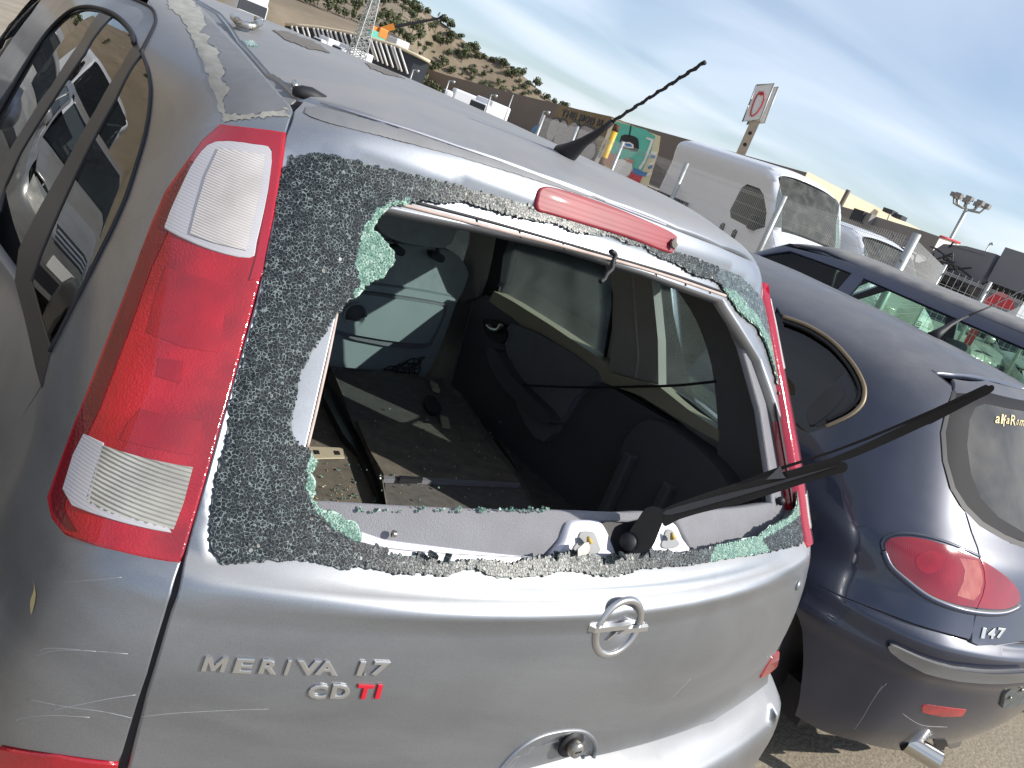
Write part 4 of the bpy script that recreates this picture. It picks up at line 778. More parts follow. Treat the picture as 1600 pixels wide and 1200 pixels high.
for sx in (-1, 1):
    B.panel('front_wing', np.array([[sx*.74, 2.80, .98], [sx*.72, 3.3, .94], [sx*.70, 3.62, .9], [sx*.66, 3.8, .78], [sx*.70, 3.75, .45], [sx*.78, 2.8, .4]]), (-sx, 0, -.2), M['silver'], car, h=.05, hb=.04)
def wheel(x, y, r=.30, w=.19, m=None, par=None, side=-1, z=None):
    z = r if z is None else z
    pr = [(-w/2, r*.62), (-w/2, r*.93), (-w*.40, r), (w*.40, r), (w/2, r*.93), (w/2, r*.62)]; n = 40; v = []
    for i in range(n):
        a = 2*math.pi*i/n; v += [(x + px_, y + math.cos(a)*rr_, z + math.sin(a)*rr_) for px_, rr_ in pr]
    k = len(pr); f = [(i*k+j, ((i+1) % n)*k+j, ((i+1) % n)*k+j+1, i*k+j+1) for i in range(n) for j in range(k-1)]
    t = mesh('wheel', v, f, M['tyre'], par, True)
    q = MB(); xo = x + side * w * .42
    for i in range(7):
        a = 2*math.pi*i/7; q.tube([(xo, y, z), (xo + side*.01, y + math.cos(a)*r*.33, z + math.sin(a)*r*.33), (xo, y + math.cos(a)*r*.62, z + math.sin(a)*r*.62)], [.03, .024, .02], 6)
    q.tube([(xo - side*.03, y + math.cos(a)*r*.61, z + math.sin(a)*r*.61) for a in np.linspace(0, 2*math.pi, 33)], .02, 8); q.tube([(xo - side*.06, y, z), (xo + side*.012, y, z)], .05, 16)
    o = q.build('rim', M['alu'], None, True); o.parent = t; return t
for y_ in (.72, 3.28):
    wheel(-.71, y_, par=car, side=-1); wheel(.71, y_, par=car, side=1)
# ------------------------------------------------------------------ folded rear seats and cargo floor
def zpoly(name, pts, z, m, t=.04, par=None, bev=.008, sm=0, d=None):
    q = catmull(pts, sm) if sm else pts; return prism(name, onz(q, z), (0, 0, -t), m, par or car, bev=bev)
box('cargo_floor', (-.66, .06, .66), (.60, .62, .70), M['carpet'], car, .004)
zpoly('cargo_side_tray', [(470, 590), (510, 640), (545, 690), (575, 740), (612, 800), (470, 800), (420, 700)], .775, M['carpet'], .05)
zpoly('seat_gap_trim', [(512, 600), (525, 622), (560, 680), (582, 712), (588, 740), (612, 796), (600, 797), (578, 742), (560, 706), (535, 680), (505, 622)], .79, M['blacktrim'], .05, bev=.004)
zpoly('folded_seat_back', [(515, 578), (600, 582), (690, 598), (720, 622), (765, 690), (812, 752), (836, 800), (612, 798), (592, 742), (560, 668), (530, 615)], .80, M['carpet2'], .09, bev=.012)
zpoly('seat_back_flap', [(558, 657), (660, 661), (742, 668), (772, 704), (812, 752), (700, 748), (600, 741), (576, 700)], .808, M['carpet'], .01, bev=.003)
zpoly('hinge_line', [(600, 743), (812, 754), (813, 757), (600, 748)], .812, M['plastic'], .01, bev=0)
zpoly('hinge_plate', [(624, 743), (660, 745), (661, 749), (625, 748)], .818, M['blacktrim'], .01, bev=0)
zpoly('striker_plate', [(483, 698), (535, 700), (539, 714), (487, 715)], .784, M['ledge'], .004, bev=.001)
for a in ((490, 703), (522, 704)): zpoly('plate_hole', [a, (a[0]+8, a[1]+.5), (a[0]+10, a[1]+6), (a[0]+2, a[1]+6)], .7855, M['rubber'], .002, bev=0)
zpoly('seat_latch', [(668, 618), (682, 622), (690, 640), (676, 645), (664, 632)], .812, M['rubber'], .01, sm=3, bev=0)
zpoly('latch_handle', [(688, 648), (700, 652), (704, 668), (692, 666)], .812, M['ledge'], .006, bev=0)
zpoly('belt_buckle', [(673, 594), (684, 600), (688, 610), (678, 606)], .816, M['ledge'], .01, bev=0)
zpoly('folded_seat_back', [(772, 672), (840, 700), (960, 760), (1080, 820), (840, 820), (806, 740)], .72, M['carpet2'], .05, bev=.012)
zpoly('seat_recess', [(700, 600), (790, 610), (960, 700), (1120, 800), (860, 800), (800, 720), (740, 660)], .62, M['rubber'], .02, bev=0)
for i in range(26):
    q = onz([(RNG.uniform(490, 600), RNG.uniform(660, 785))], .776)[0] if i < 18 else onz([(RNG.uniform(620, 780), RNG.uniform(670, 790))], .81)[0]
    a = RNG.uniform(0, 3.1); l = RNG.uniform(.002, .009); tube('debris_straw', [q, q + [math.cos(a)*l, math.sin(a)*l, .001]], .0009, M['straw'], car, 5)
# ------------------------------------------------------------------ front passenger seat with fold-down table
def yoff(pts, y, tilt=.22, z0=.9): return on_plane(pts, (0, 1, -tilt), y - tilt * z0)
def spoly(name, pts, y, t, m, par, sm=4, bev=.02, tilt=.22): 
    q = catmull(pts, sm) if sm else pts; return prism(name, yoff(q, y, tilt), (0, t, 0), m, par, bev=bev)
seat = bpy.data.objects.new('front_seat', None); COL.objects.link(seat); seat.parent = car; seat.matrix_parent_inverse = pinv(car)
def S_(o): o.matrix_parent_inverse = Matrix.Identity(4); o.parent = seat; return o
S_(spoly('headrest', [(590, 318), (640, 322), (712, 350), (712, 362), (706, 378), (690, 387), (650, 383), (610, 372), (588, 352)], 1.28, .10, M['seat'], None))
for a, b in (((615, 366), (622, 392)), ((683, 380), (684, 402))): S_(tube('headrest_post', yoff([a, b], 1.34), .007, M['blacktrim'], None)); S_(spoly('post_socket', [(b[0]-8, b[1]-6), (b[0]+10, b[1]-2), (b[0]+8, b[1]+8), (b[0]-6, b[1]+4)], 1.30, .03, M['rubber'], None, bev=.002))
S_(spoly('seat_back', [(560, 372), (620, 380), (690, 390), (716, 400), (731, 424), (730, 436), (722, 458), (712, 475), (700, 510), (680, 560), (655, 592), (600, 590), (480, 560), (490, 460), (520, 410)], 1.34, .12, M['seat'], None, sm=3))
S_(spoly('seat_back_shell', [(500, 440), (560, 443), (640, 452), (704, 464), (710, 472), (702, 500), (676, 548), (655, 590), (640, 598), (560, 590), (480, 570), (480, 500)], 1.315, .03, M['tray'], None, sm=2, bev=.008))
S_(spoly('seat_recess', [(520, 456), (600, 460), (690, 474), (699, 480), (692, 502), (678, 532), (664, 545), (600, 540), (520, 520), (500, 490)], 1.30, .02, M['plastic'], None, sm=2, bev=.004))
tb = S_(spoly('folding_table', [(520, 459), (600, 464), (682, 477), (693, 484), (687, 504), (674, 528), (662, 537), (600, 531), (520, 514), (502, 490)], 1.285, .02, M['tray'], None, sm=2, bev=.006))
c_ = yoff([(555, 492)], 1.282)[0]; rg = [c_ + np.array([math.cos(a)*.035, 0, math.sin(a)*.035]) for a in np.linspace(0, 2*math.pi, 25)]
o = tube('cup_ring', rg, .004, M['tray'], None, 6); S_(o); o = MB().tube([c_ + [0, .004, 0], c_ + [0, -.001, 0]], .032, 20).build('cup_recess', M['plastic2'], None, True); S_(o)
nt_ = MB()
g0 = yoff([(606, 575), (660, 556), (668, 572), (640, 596), (600, 592)], 1.30)
A_, B_, C_, D_ = yoff([(600, 578), (662, 556), (650, 590), (596, 594)], 1.295)
for i in range(9):
    t = i / 8; p = [A_*(1-t)*(1-s) + B_*t*(1-s) + C_*t*s + D_*(1-t)*s + np.array([math.sin(s*9+i)*.006, 0, math.cos(s*8 + i*2)*.004]) for s in np.linspace(0, 1, 6)]; nt_.tube(p, .002, 5)
for i in range(6):
    s = i / 5; p = [A_*(1-t)*(1-s) + B_*t*(1-s) + C_*t*s + D_*(1-t)*s + np.array([0, 0, math.sin(t*12+i)*.006]) for t in np.linspace(0, 1, 8)]; nt_.tube(p, .002, 5)
S_(nt_.build('pocket_net', M['rubber'], None)); 
S_(spoly('seat_cushion', [(500, 560), (600, 570), (640, 585), (600, 620), (500, 610)], 1.36, .5, M['seat'], None, tilt=0))
# driver's seat, mostly behind the glass
ds_ = bpy.data.objects.new('front_seat', None); COL.objects.link(ds_); ds_.parent = car; ds_.matrix_parent_inverse = pinv(car)
for nm, lo, hi in (('seat_back', (-.58, 1.34, .60), (-.16, 1.47, 1.14)), ('headrest', (-.50, 1.36, 1.17), (-.24, 1.46, 1.33)), ('seat_cushion', (-.58, 1.40, .5), (-.16, 1.9, .64))):
    o = box(nm, lo, hi, M['seat'], None, .05); o.parent = ds_
# B pillar on the right with the belt, pale strip in the sun
upoly('front_pillar_trim', [(738, 352), (752, 358), (770, 364), (764, 400), (756, 435), (746, 462), (720, 470), (722, 420), (734, 380)], M['pillar'], .60, .04)
upoly('door_seal', [(770, 364), (796, 372), (788, 400), (780, 440), (770, 458), (750, 462), (760, 425)], M['rubber'], .615, .03)
btl = MB(); p_ = np.concatenate([wallU([(1118, 596)], .585), wallU([(1060, 602), (1000, 604)], .56), wallU([(900, 605), (780, 600)], .50)]); tube('loose_cord', catmull(p_, 6, False), .0035, M['rubber'], car, 6)

# ------------------------------------------------------------------ rear wiper torn loose, sticking out behind the car
def wplane(px, depth): 
    d = rays(px); return CP + d * np.array(depth)[:, None]
dd = lambda p: float(np.linalg.norm(np.array(p) - CP))
piv = off_px([(1000, 845)], .0)[0]; tipd = dd(ony([(1545, 605)], -.40)[0]); pd = dd(piv) - .03
def wp(x, y, lift=0):
    t = (x - 1000) / 545; return wplane([(x, y)], [pd + (tipd - pd) * t - lift])[0]
wiper = bpy.data.objects.new('rear_wiper', None); COL.objects.link(wiper); wiper.parent = car; wiper.matrix_parent_inverse = pinv(car); wiper['label'] = 'broken rear wiper hanging out to the right'
def Wp(o): o.parent = wiper; o.matrix_parent_inverse = Matrix.Identity(4); return o
def slab(name, pts, th, m, bev=.003): P = np.array([wp(*p) for p in pts]); d = P.mean(0) - CP; d /= np.linalg.norm(d); return Wp(prism(name, P, d * th, m, None, bev=bev))
slab('wiper_head', catmull([(1008, 795), (1022, 791), (1036, 796), (1038, 806), (1030, 830), (1018, 856), (1000, 864), (985, 862), (976, 852), (984, 830), (996, 812)], 3), .035, M['blacktrim'], .006)
Wp(MB().tube([wp(985, 848, -.03), wp(982, 846, .005), wp(981, 845, .012)], [.015, .014, .010], 18).build('pivot_cap', M['rubber'], None, True))
slab('wiper_arm', catmull([(1036, 796), (1080, 778), (1150, 755), (1200, 745), (1235, 736), (1270, 729), (1312, 722), (1322, 724), (1324, 731), (1318, 738), (1290, 745), (1230, 764), (1160, 786), (1100, 800), (1060, 812), (1040, 822), (1034, 812)], 3), .018, M['blacktrim'], .005)
slab('wiper_arm_ridge', catmull([(1042, 797), (1120, 775), (1200, 756), (1280, 735), (1306, 728), (1290, 734), (1200, 762), (1120, 785), (1050, 804)], 3), -.004, M['plastic2'], .002)
slab('blade_frame', catmull([(1152, 757), (1180, 745), (1212, 736), (1218, 730), (1222, 738), (1262, 726), (1300, 715), (1350, 694), (1400, 670), (1455, 643), (1500, 622), (1543, 603), (1553, 604), (1549, 613), (1520, 628), (1457, 661), (1452, 662), (1400, 686), (1330, 716), (1270, 734), (1210, 748), (1170, 760)], 3), .014, M['blacktrim'], .003)
slab('blade_rubber', [(1150, 755), (1210, 732), (1300, 704), (1352, 684), (1400, 664), (1460, 638), (1540, 602), (1545, 604), (1462, 642), (1402, 668), (1354, 688), (1300, 708), (1212, 737), (1152, 759)], .02, M['rubber'], .001)
slab('blade_clip', [(1212, 735), (1219, 729), (1222, 741), (1226, 746), (1200, 748)], -.008, M['plastic'], .001)

# crumbs of the broken glass scattered inside and on the ledge
cr_ = MB(); 
def crumb(p, s):
    a = RNG.normal(0, 1, (3, 3)); q, _r = np.linalg.qr(a); V = [p + q @ (np.array(v) * s * RNG.uniform(.5, 1, 3)) for v in ((-1,-1,-1),(1,-1,-1),(1,1,-1),(-1,1,-1),(-1,-1,1),(1,-1,1),(1,1,1),(-1,1,1))]
    cr_.add(V, [(0,3,2,1),(4,5,6,7),(0,1,5,4),(1,2,6,5),(2,3,7,6),(3,0,4,7)])
for i in range(170):
    if i < 60: p = onz([(RNG.uniform(490, 600), RNG.uniform(700, 788))], .779)[0]
    elif i < 120: p = onz([(RNG.uniform(560, 800), RNG.uniform(620, 790))], .811)[0]
    else: p = off_px([(RNG.uniform(560, 860), RNG.uniform(792, 800))], .026)[0]
    crumb(p, RNG.uniform(.0012, .0026))
cr_.build('glass_crumbs', M['green_glass'], car)['kind'] = 'stuff'
# ------------------------------------------------------------------ dark blue hatchback beside it
M['navy'] = car_paint('navy_paint', (.013, .020, .050), metal=.35, rough=.34, coat=1, coatr=.06, dust=(.20, .20, .205), dust_up=.75, dust_all=.05, flake=.5)
M['navy2'] = car_paint('dark_blue_paint', (.022, .035, .09), metal=.4, rough=.30, coat=1, coatr=.05, dust=(.26, .25, .23), dust_up=1.0, dust_all=.06, flake=.5)
M['gold_trim'] = mat('dusty_gold_window_trim', (.28, .22, .14), rough=.5, metal=.3, noise=.1)
M['oval_red'] = lamp_mat('ribbed_red_lens', (.34, .005, .016), (.24, .003, .012), rib=80, axis=0, bumpamt=.10)
M['oval_pink'] = lamp_mat('pale_pink_lens', (.62, .22, .16), (.42, .06, .06), rib=70, axis=0, bumpamt=.4)
M['plate'] = mat('dull_plate_backing', (.10, .11, .11), rough=.6, noise=.3, scale=40)
M['gold_script'] = mat('cream_script', (.55, .45, .22), rough=.5)
M['rearglass'] = glass_mat('pale_rear_glass', (.16, .22, .22), 1.8, extra=.42)
M['frit_band'] = mat('dusty_glass_border', (.022, .022, .026), rough=.6, noise=.1, spec=.1)
M['inseat'] = mat('pale_green_seat', (.30, .34, .14), rough=.8)
AX = 2.25
YA = [(.20, -.06), (.33, -.13), (.46, -.165), (.62, -.185), (.685, -.195), (.72, -.175), (.76, -.155), (.85, -.115), (.93, -.07), (1.0, -.01), (1.08, .055), (1.2, .15), (1.32, .24), (1.38, .285), (1.44, .33), (1.5, .5)]
WA = [(.15, .78), (.30, .83), (.5, .855), (.68, .86), (.76, .845), (.90, .845), (1.0, .82), (1.12, .765), (1.25, .70), (1.36, .63), (1.42, .56), (1.5, .4)]
ZA = [(.2, 1.36), (.35, 1.392), (.5, 1.412), (.7, 1.425), (1.0, 1.437), (1.5, 1.445), (2.0, 1.43), (2.4, 1.36), (2.8, 1.16), (3.1, .98), (3.6, .88), (3.9, .72), (4.05, .5)]
def F_navy(P):
    x, y, z = P[:, 0] - AX, P[:, 1], P[:, 2]; ax = np.abs(x)
    dr = (y - sinterp(z, YA) - .28 * x * x - .10 * ax ** 4) * .85; ds = sinterp(z, WA) - .06 * np.clip(.7 - y, 0, 1) ** 2 - .06 * np.clip(y - 3.2, 0, 1) ** 2 - ax
    dt = (interp(y, ZA) - .10 * x * x - .35 * ax ** 4 - z) * .95
    return smin(smin(dr, ds, .22), dt, .06)
A = Body(F_navy)
blue = thing('parked_car', 'dark navy hatchback with oval tail lamp, parked right beside the smashed silver car', 'car', (AX, 1.8, 0))
def ap_(name, pts, d, m, h=.025, hb=.012, off=0, thick=.012, lip=.003, sm=0, par=None, holes=(), disp=None, extra=None):
    q = A.px(catmull(pts, sm) if sm else pts); q = q if extra is None else np.concatenate([q, extra])
    return A.panel(name, q, d, m if not isinstance(m, str) else M[m], par or blue, h=h, hb=hb, off=off, thick=thick, lip=lip, holes=holes, disp=disp)
Lw = lambda x, y, z: [AX + x, y, z]
crease = [(1455, 577), (1420, 562), (1380, 541), (1340, 519), (1290, 493), (1240, 467), (1205, 449)]
fwdroof = np.array([Lw(-.60, 1.2, 1.42), Lw(-.58, 2.0, 1.41), Lw(-.52, 2.4, 1.35), Lw(0, 2.45, 1.36), Lw(.52, 2.4, 1.35), Lw(.58, 2.0, 1.41), Lw(.60, 1.2, 1.42), Lw(.58, .5, 1.38), Lw(.50, .36, 1.36), Lw(0.2, .30, 1.37)])
rp = A.px([(1600, 604), (1540, 588), (1490, 582), (1462, 580)])
roofA = np.concatenate([A.px(crease), fwdroof, rp])
A.panel('roof', roofA, (0, 0, -1), M['navy'], blue, h=.03, hb=.02, lip=.003)
qwinA = A.px(catmull([(1210, 486), (1226, 494), (1262, 508), (1300, 532), (1330, 564), (1346, 592), (1351, 612), (1346, 632), (1326, 650), (1290, 668), (1250, 672), (1200, 600)], 4))
gapA = [(1488, 612), (1476, 640), (1468, 676), (1471, 720), (1482, 762), (1498, 790), (1507, 800), (1516, 830), (1526, 856), (1530, 874)]
lampA = catmull([(1383, 856), (1386, 845), (1400, 839), (1430, 840), (1465, 848), (1500, 860), (1530, 874), (1562, 894), (1584, 914), (1593, 932), (1588, 944), (1570, 951), (1545, 951), (1510, 947), (1478, 939), (1446, 925), (1414, 901), (1392, 876)], 3)
bline = [(1265, 909), (1300, 924), (1345, 942), (1390, 959), (1430, 974), (1470, 986), (1517, 1000)]
sideA = np.concatenate([A.px([(1455, 579), (1486, 604)]), A.px(gapA[:]), A.px([(1500, 862), (1460, 849), (1426, 841), (1398, 840), (1384, 848), (1383, 860), (1398, 884), (1430, 914), (1470, 936), (1500, 945), (1524, 950), (1520, 985), (1515, 998)]), A.px(bline[::-1][1:]),
    np.array([Lw(-.86, .26, .66), Lw(-.86, .28, .50), Lw(-.86, .36, .62), Lw(-.86, .52, .685), Lw(-.86, .70, .66), Lw(-.86, .85, .55), Lw(-.86, .90, .36), Lw(-.86, 1.8, .25), Lw(-.86, 2.85, .28), Lw(-.86, 2.88, .5), Lw(-.86, 3.1, .68), Lw(-.86, 3.35, .62), Lw(-.85, 3.5, .4), Lw(-.8, 3.9, .42), Lw(-.75, 3.9, .72), Lw(-.78, 3.1, .97), Lw(-.66, 2.75, 1.15), Lw(-.54, 2.42, 1.34), Lw(-.60, 2.0, 1.40), Lw(-.62, 1.2, 1.41)]), A.px(crease[::-1])])
fwin = A.march(np.array([Lw(-1.2, 1.05, 1.34), Lw(-1.2, 1.9, 1.36), Lw(-1.2, 2.3, 1.28), Lw(-1.2, 2.7, 1.02), Lw(-1.2, 1.05, .98)]), (1, 0, 0), 0, 1)[0]
A.panel('side_panel', sideA, (1, .25, -.25), M['navy'], blue, h=.022, hb=.012, holes=[qwinA, fwin], lip=.003)
sideM = sideA.copy(); sideM[:, 0] = 2*AX - sideM[:, 0]; A.panel('side_panel', sideM, (-1, .25, -.25), M['navy'], blue, h=.05, hb=.03, lip=.003)
def offset_A(Q, off): return Q - (-A.grad(Q)) * off
A.panel('quarter_window', qwinA, (1, .2, -.2), M['darkglass'], blue, h=.03, hb=.02, off=-.012, thick=.003)
A.panel('front_window', fwin, (1, .1, -.2), M['darkglass'], blue, h=.05, hb=.03, off=-.012, thick=.003)
tr = A.px(catmull([(1224, 495), (1262, 509), (1300, 533), (1330, 565), (1346, 592), (1351, 612), (1346, 632), (1326, 650), (1290, 667)], 5, False)); tube('window_trim', tr, .007, M['gold_trim'], blue, 8)
tr2 = A.px(catmull([(1224, 502), (1260, 516), (1296, 540), (1323, 570), (1338, 596), (1342, 612), (1338, 626), (1320, 643), (1290, 658)], 5, False)); tube('window_seal', tr2 + [.004, 0, 0], .006, M['rubber'], blue, 8)
ap_('hidden_door_handle', [(1262, 640), (1276, 622), (1296, 602), (1306, 594), (1314, 600), (1318, 612), (1312, 624), (1296, 642), (1280, 655), (1264, 662)], (1, .2, -.2), 'blacktrim', sm=3, off=-.004, h=.01)
ap_('window_corner_trim', [(1275, 664), (1262, 645), (1290, 612), (1322, 578), (1334, 600), (1338, 616), (1330, 636), (1300, 658)], (1, .2, -.2), 'blacktrim', off=-.009, h=.012)
box('seat', (AX - .62, 1.2, .9), (AX - .2, 1.34, 1.22), M['inseat'], blue, .05); box('seat', (AX - .5, .62, .9), (AX + .5, .74, 1.12), M['plastic'], blue, .04); box('interior_floor', (AX - .7, .3, .55), (AX + .7, 2.7, .6), M['carpet2'], blue)
# tailgate with window
gateO = np.concatenate([A.px([(1490, 592), (1540, 594), (1600, 609)]), np.array([Lw(.3, .31, 1.36), Lw(.56, .42, 1.33), Lw(.62, .4, 1.15), Lw(.55, .22, .98), Lw(.40, .0, .9), Lw(.40, -.1, .74), Lw(0, -.16, .735)]), A.px([(1595, 1001), (1560, 1006), (1530, 1008), (1519, 1003), (1520, 985), (1528, 952), (1533, 878), (1529, 856), (1519, 830), (1511, 803), (1502, 790), (1487, 762), (1475, 720), (1472, 676), (1480, 640), (1490, 614)])])
glassA = np.concatenate([A.px([(1494, 614), (1540, 612), (1600, 626)]), np.array([Lw(.25, .29, 1.34), Lw(.50, .38, 1.31), Lw(.54, .33, 1.15), Lw(.42, .17, 1.02), Lw(.2, .04, .985)]), A.px([(1600, 846), (1570, 836), (1535, 815), (1510, 790), (1492, 762), (1480, 720), (1477, 676), (1484, 640)])])
holeA = np.concatenate([A.px([(1540, 630), (1600, 642)]), np.array([Lw(.25, .28, 1.32), Lw(.46, .36, 1.29), Lw(.49, .30, 1.15), Lw(.38, .16, 1.04), Lw(.2, .06, 1.01)]), A.px([(1600, 832), (1560, 808), (1532, 778), (1517, 740), (1511, 695), (1515, 655), (1524, 636)])])
A.panel('tailgate', gateO, GR, M['navy'], blue, h=.02, hb=.012, holes=[holeA], lip=.003, disp=lambda P: -.004 * inside(P[:, [0, 2]], glassA[:, [0, 2]]))
A.panel('glass_border', glassA, GR, M['frit_band'], blue, h=.02, hb=.012, holes=[holeA], off=.0005, thick=.001, lip=.0003)
A.panel('rear_window', holeA, GR, M['rearglass'], blue, h=.03, hb=.012, off=-.001, thick=.001, lip=.0003)
A.panel('rubber_seal', A.px([(1487, 612), (1494, 611), (1484, 640), (1477, 676), (1480, 720), (1492, 762), (1510, 790), (1535, 815), (1570, 836), (1600, 848), (1600, 856), (1568, 843), (1530, 821), (1503, 793), (1485, 764), (1473, 720), (1470, 676), (1478, 638)]), GR, M['rubber'], blue, h=.02, hb=.01, off=.0015, thick=.003)
ga = A.px([(1484, 596), (1484, 612), (1473, 640), (1466, 676), (1470, 722), (1481, 764), (1504, 800), (1514, 830), (1524, 858), (1531, 880), (1528, 950), (1519, 1002)])
A.panel('gap_seal', strip(ga, .012, (0, 1, 0)), GR, M['rubber'], blue, h=.012, off=-.006, thick=0)
# tail lamp
la = A.panel('tail_lamp', A.px(lampA), (.3, 1, 0), M['oval_red'], blue, h=.012, hb=.008, off=.003, thick=.01, lip=.004)
def al(name, pts, m, off, sm=0): q = A.px(catmull(pts, sm) if sm else pts); return A.panel(name, q, (.3, 1, 0), M[m], la, h=.01, hb=.008, off=off, thick=.001, lip=.0005)
al('reversing_lens', [(1498, 872), (1526, 876), (1532, 892), (1534, 910), (1530, 926), (1520, 938), (1494, 930), (1504, 908), (1506, 890)], 'oval_pink', .0036)
al('lamp_split', [(1530, 872), (1536, 890), (1538, 912), (1534, 930), (1526, 948), (1528, 949), (1537, 930), (1541, 912), (1539, 890), (1533, 873)], 'red_deep', .0045)
al('lens_ring', [(1430, 872), (1444, 862), (1462, 862), (1478, 872), (1470, 888), (1450, 896), (1434, 888)], 'red_deep', .0036, 3)
tube('lamp_surround', A.px(catmull([(1381, 862), (1380, 846), (1398, 836), (1430, 836), (1466, 844), (1504, 858), (1532, 871)], 4, False)) + [0, .004, 0], .006, M['navy'], blue)
tube('lamp_surround', A.px(catmull([(1381, 862), (1392, 886), (1416, 908), (1448, 932), (1480, 946), (1512, 955), (1546, 959), (1572, 957), (1592, 948)], 4, False)) + [0, .002, 0], .010, M['navy2'], blue)
# bumper
bumpA = np.concatenate([A.px([(1265, 912), (1300, 927), (1345, 945), (1390, 962), (1430, 977), (1470, 989), (1517, 1003), (1560, 1010), (1600, 1005)]), np.array([Lw(.3, -.14, .73), Lw(.78, .1, .72), Lw(.86, .28, .66), Lw(.86, .24, .38), Lw(.7, .05, .3), Lw(.3, -.1, .29)]), A.px([(1596, 1128), (1540, 1152), (1500, 1166), (1486, 1170), (1478, 1158), (1450, 1154), (1440, 1162), (1428, 1172), (1400, 1172), (1340, 1158), (1280, 1140), (1243, 1118), (1252, 1075), (1256, 1030), (1254, 985), (1246, 955)])])
def bd(P): z = P[:, 2]; return .014 * np.exp(-((z - .60) / .035) ** 2) - .010 * np.exp(-((z - .725) / .02) ** 2)
A.panel('rear_bumper', bumpA, (.45, 1, 0), M['navy'], blue, h=.02, hb=.012, disp=bd, lip=.004)
ap_('bumper_moulding', [(1386, 1004), (1390, 1001), (1402, 1005), (1440, 1022), (1490, 1037), (1540, 1043), (1600, 1042), (1600, 1056), (1540, 1060), (1490, 1056), (1440, 1044), (1404, 1024), (1390, 1012)], (.45, 1, 0), M['silver'], off=.022, thick=.02, lip=.008, h=.012)
ap_('bumper_reflector', [(1441, 1103), (1448, 1101), (1475, 1105), (1509, 1109), (1503, 1118), (1472, 1119), (1441, 1112)], (.45, 1, 0), 'red_lens', off=.003, h=.012)
ap_('number_plate_holder', [(1563, 1102), (1567, 1082), (1584, 1064), (1600, 1056), (1640, 1045), (1640, 1080), (1600, 1092), (1584, 1100)], (.2, 1, 0), 'plate', off=.010, h=.02)
for q in [(1572, 1086), (1590, 1074)]: p = A.px([q])[0]; MB().tube([p + [0, -.012, 0], p + [0, -.016, 0]], .006, 8).build('plate_screw', M['steel'], blue, True)
ap_('towing_eye_cover', [(1458, 1156), (1476, 1155), (1480, 1164), (1474, 1171), (1462, 1170)], (.2, 1, 0), 'rubber', off=.004, h=.01)
e0 = ony([(1416, 1158)], -.04)[0]; e1 = ony([(1466, 1189)], -.13)[0]; MB().tube([e0, e0 + (e1 - e0) * .5, e1], .034, 22, False).build('exhaust_tip', M['chrome'], blue, True); MB().tube([e0, e1 - (e1 - e0) * .1], .030, 18).build('exhaust_bore', M['rubber'], blue, True)
tube('exhaust_rim', [e1 + .032 * (np.array([1, 0, 0]) * math.cos(a) + np.cross((e1 - e0) / np.linalg.norm(e1 - e0), [1, 0, 0]) * math.sin(a)) for a in np.linspace(0, 2*math.pi, 25)], .003, M['chrome'], blue, 6)
for y_ in (.56, 3.12): wheel(AX - .74, y_, .305, .2, par=blue, side=-1); wheel(AX + .74, y_, .305, .2, par=blue, side=1)
box('underbody', (AX - .72, .15, .22), (AX + .72, 3.9, .34), M['rubber'], blue)
prism('wheel_arch_liner', [Lw(-.84, .25, .3), Lw(-.84, .27, .62), Lw(-.84, .5, .69), Lw(-.84, .8, .62), Lw(-.84, .9, .3)], (.3, 0, 0), M['rubber'], blue)
A.panel('windscreen', np.array([Lw(-.50, 2.43, 1.36), Lw(.50, 2.43, 1.36), Lw(.68, 3.0, 1.05), Lw(-.68, 3.0, 1.05)]), (0, -.6, -1), M['darkglass'], blue, h=.05, hb=.04, thick=.003)
A.panel('bonnet', np.array([Lw(-.68, 3.04, 1.0), Lw(.68, 3.04, 1.0), Lw(.74, 3.6, .9), Lw(.5, 3.95, .7), Lw(-.5, 3.95, .7), Lw(-.74, 3.6, .9)]), (0, -.3, -1), M['navy'], blue, h=.06, hb=.04)
# badge digits and script on the glass
def LA(ch, q, m, dpt=.003, base=0, **k): v, f = letter_mesh(ch, **k); P = A.px(map_quad(v, q)); n = -A.grad(P); return mesh('digit' if ch.isdigit() else 'letter', P + n * (v[:, 2:3] * dpt + base), f, M[m], blue)
for ch, x0, x1 in (('1', 1531, 1541), ('4', 1541, 1556), ('7', 1555, 1571)): LA(ch, wq(x0, x1, 997, 980, 4, .12), 'chrome')
for ch, x0, x1, yt, yb in (('a', 1554, 1563, 650, 661), ('l', 1563, 1568, 647, 662), ('f', 1566, 1572, 648, 666), ('a', 1571, 1578, 653, 662), ('R', 1578, 1588, 648, 664), ('o', 1587, 1592, 655, 664), ('m', 1592, 1601, 656, 665), ('e', 1601, 1607, 657, 666), ('o', 1607, 1613, 658, 667)):
    LA(ch, wq(x0, x1, yb, yt, 2, .1), 'gold_script', .0006, .0008, off=.0, bev=.012)
# antenna
b0 = A.px([(1462, 527)])[0]; pl_ = lambda px: ony([px], b0[1])[0]
an = MB().tube([pl_((1456, 527)), pl_((1468, 519)), pl_((1484, 508)), pl_((1500, 499)), pl_((1512, 494))], [.024, .017, .010, .007, .0055], 12).build('antenna', M['rubber'], blue, True)
MB().tube([pl_((1512, 494)), pl_((1550, 478)), pl_((1604, 450))], [.0045, .003, .0025], 8).build('antenna_whip', M['rubber'], an, True)
for s_ in ([(1385, 1068), (1372, 1082), (1360, 1100), (1350, 1118), (1335, 1140)], [(1410, 1115), (1440, 1133), (1480, 1136)], [(1378, 1072), (1366, 1090)]): p = A.px(catmull(s_, 4, False)); tube('scratch', p, .0006, M['scratch'], blue, 5)

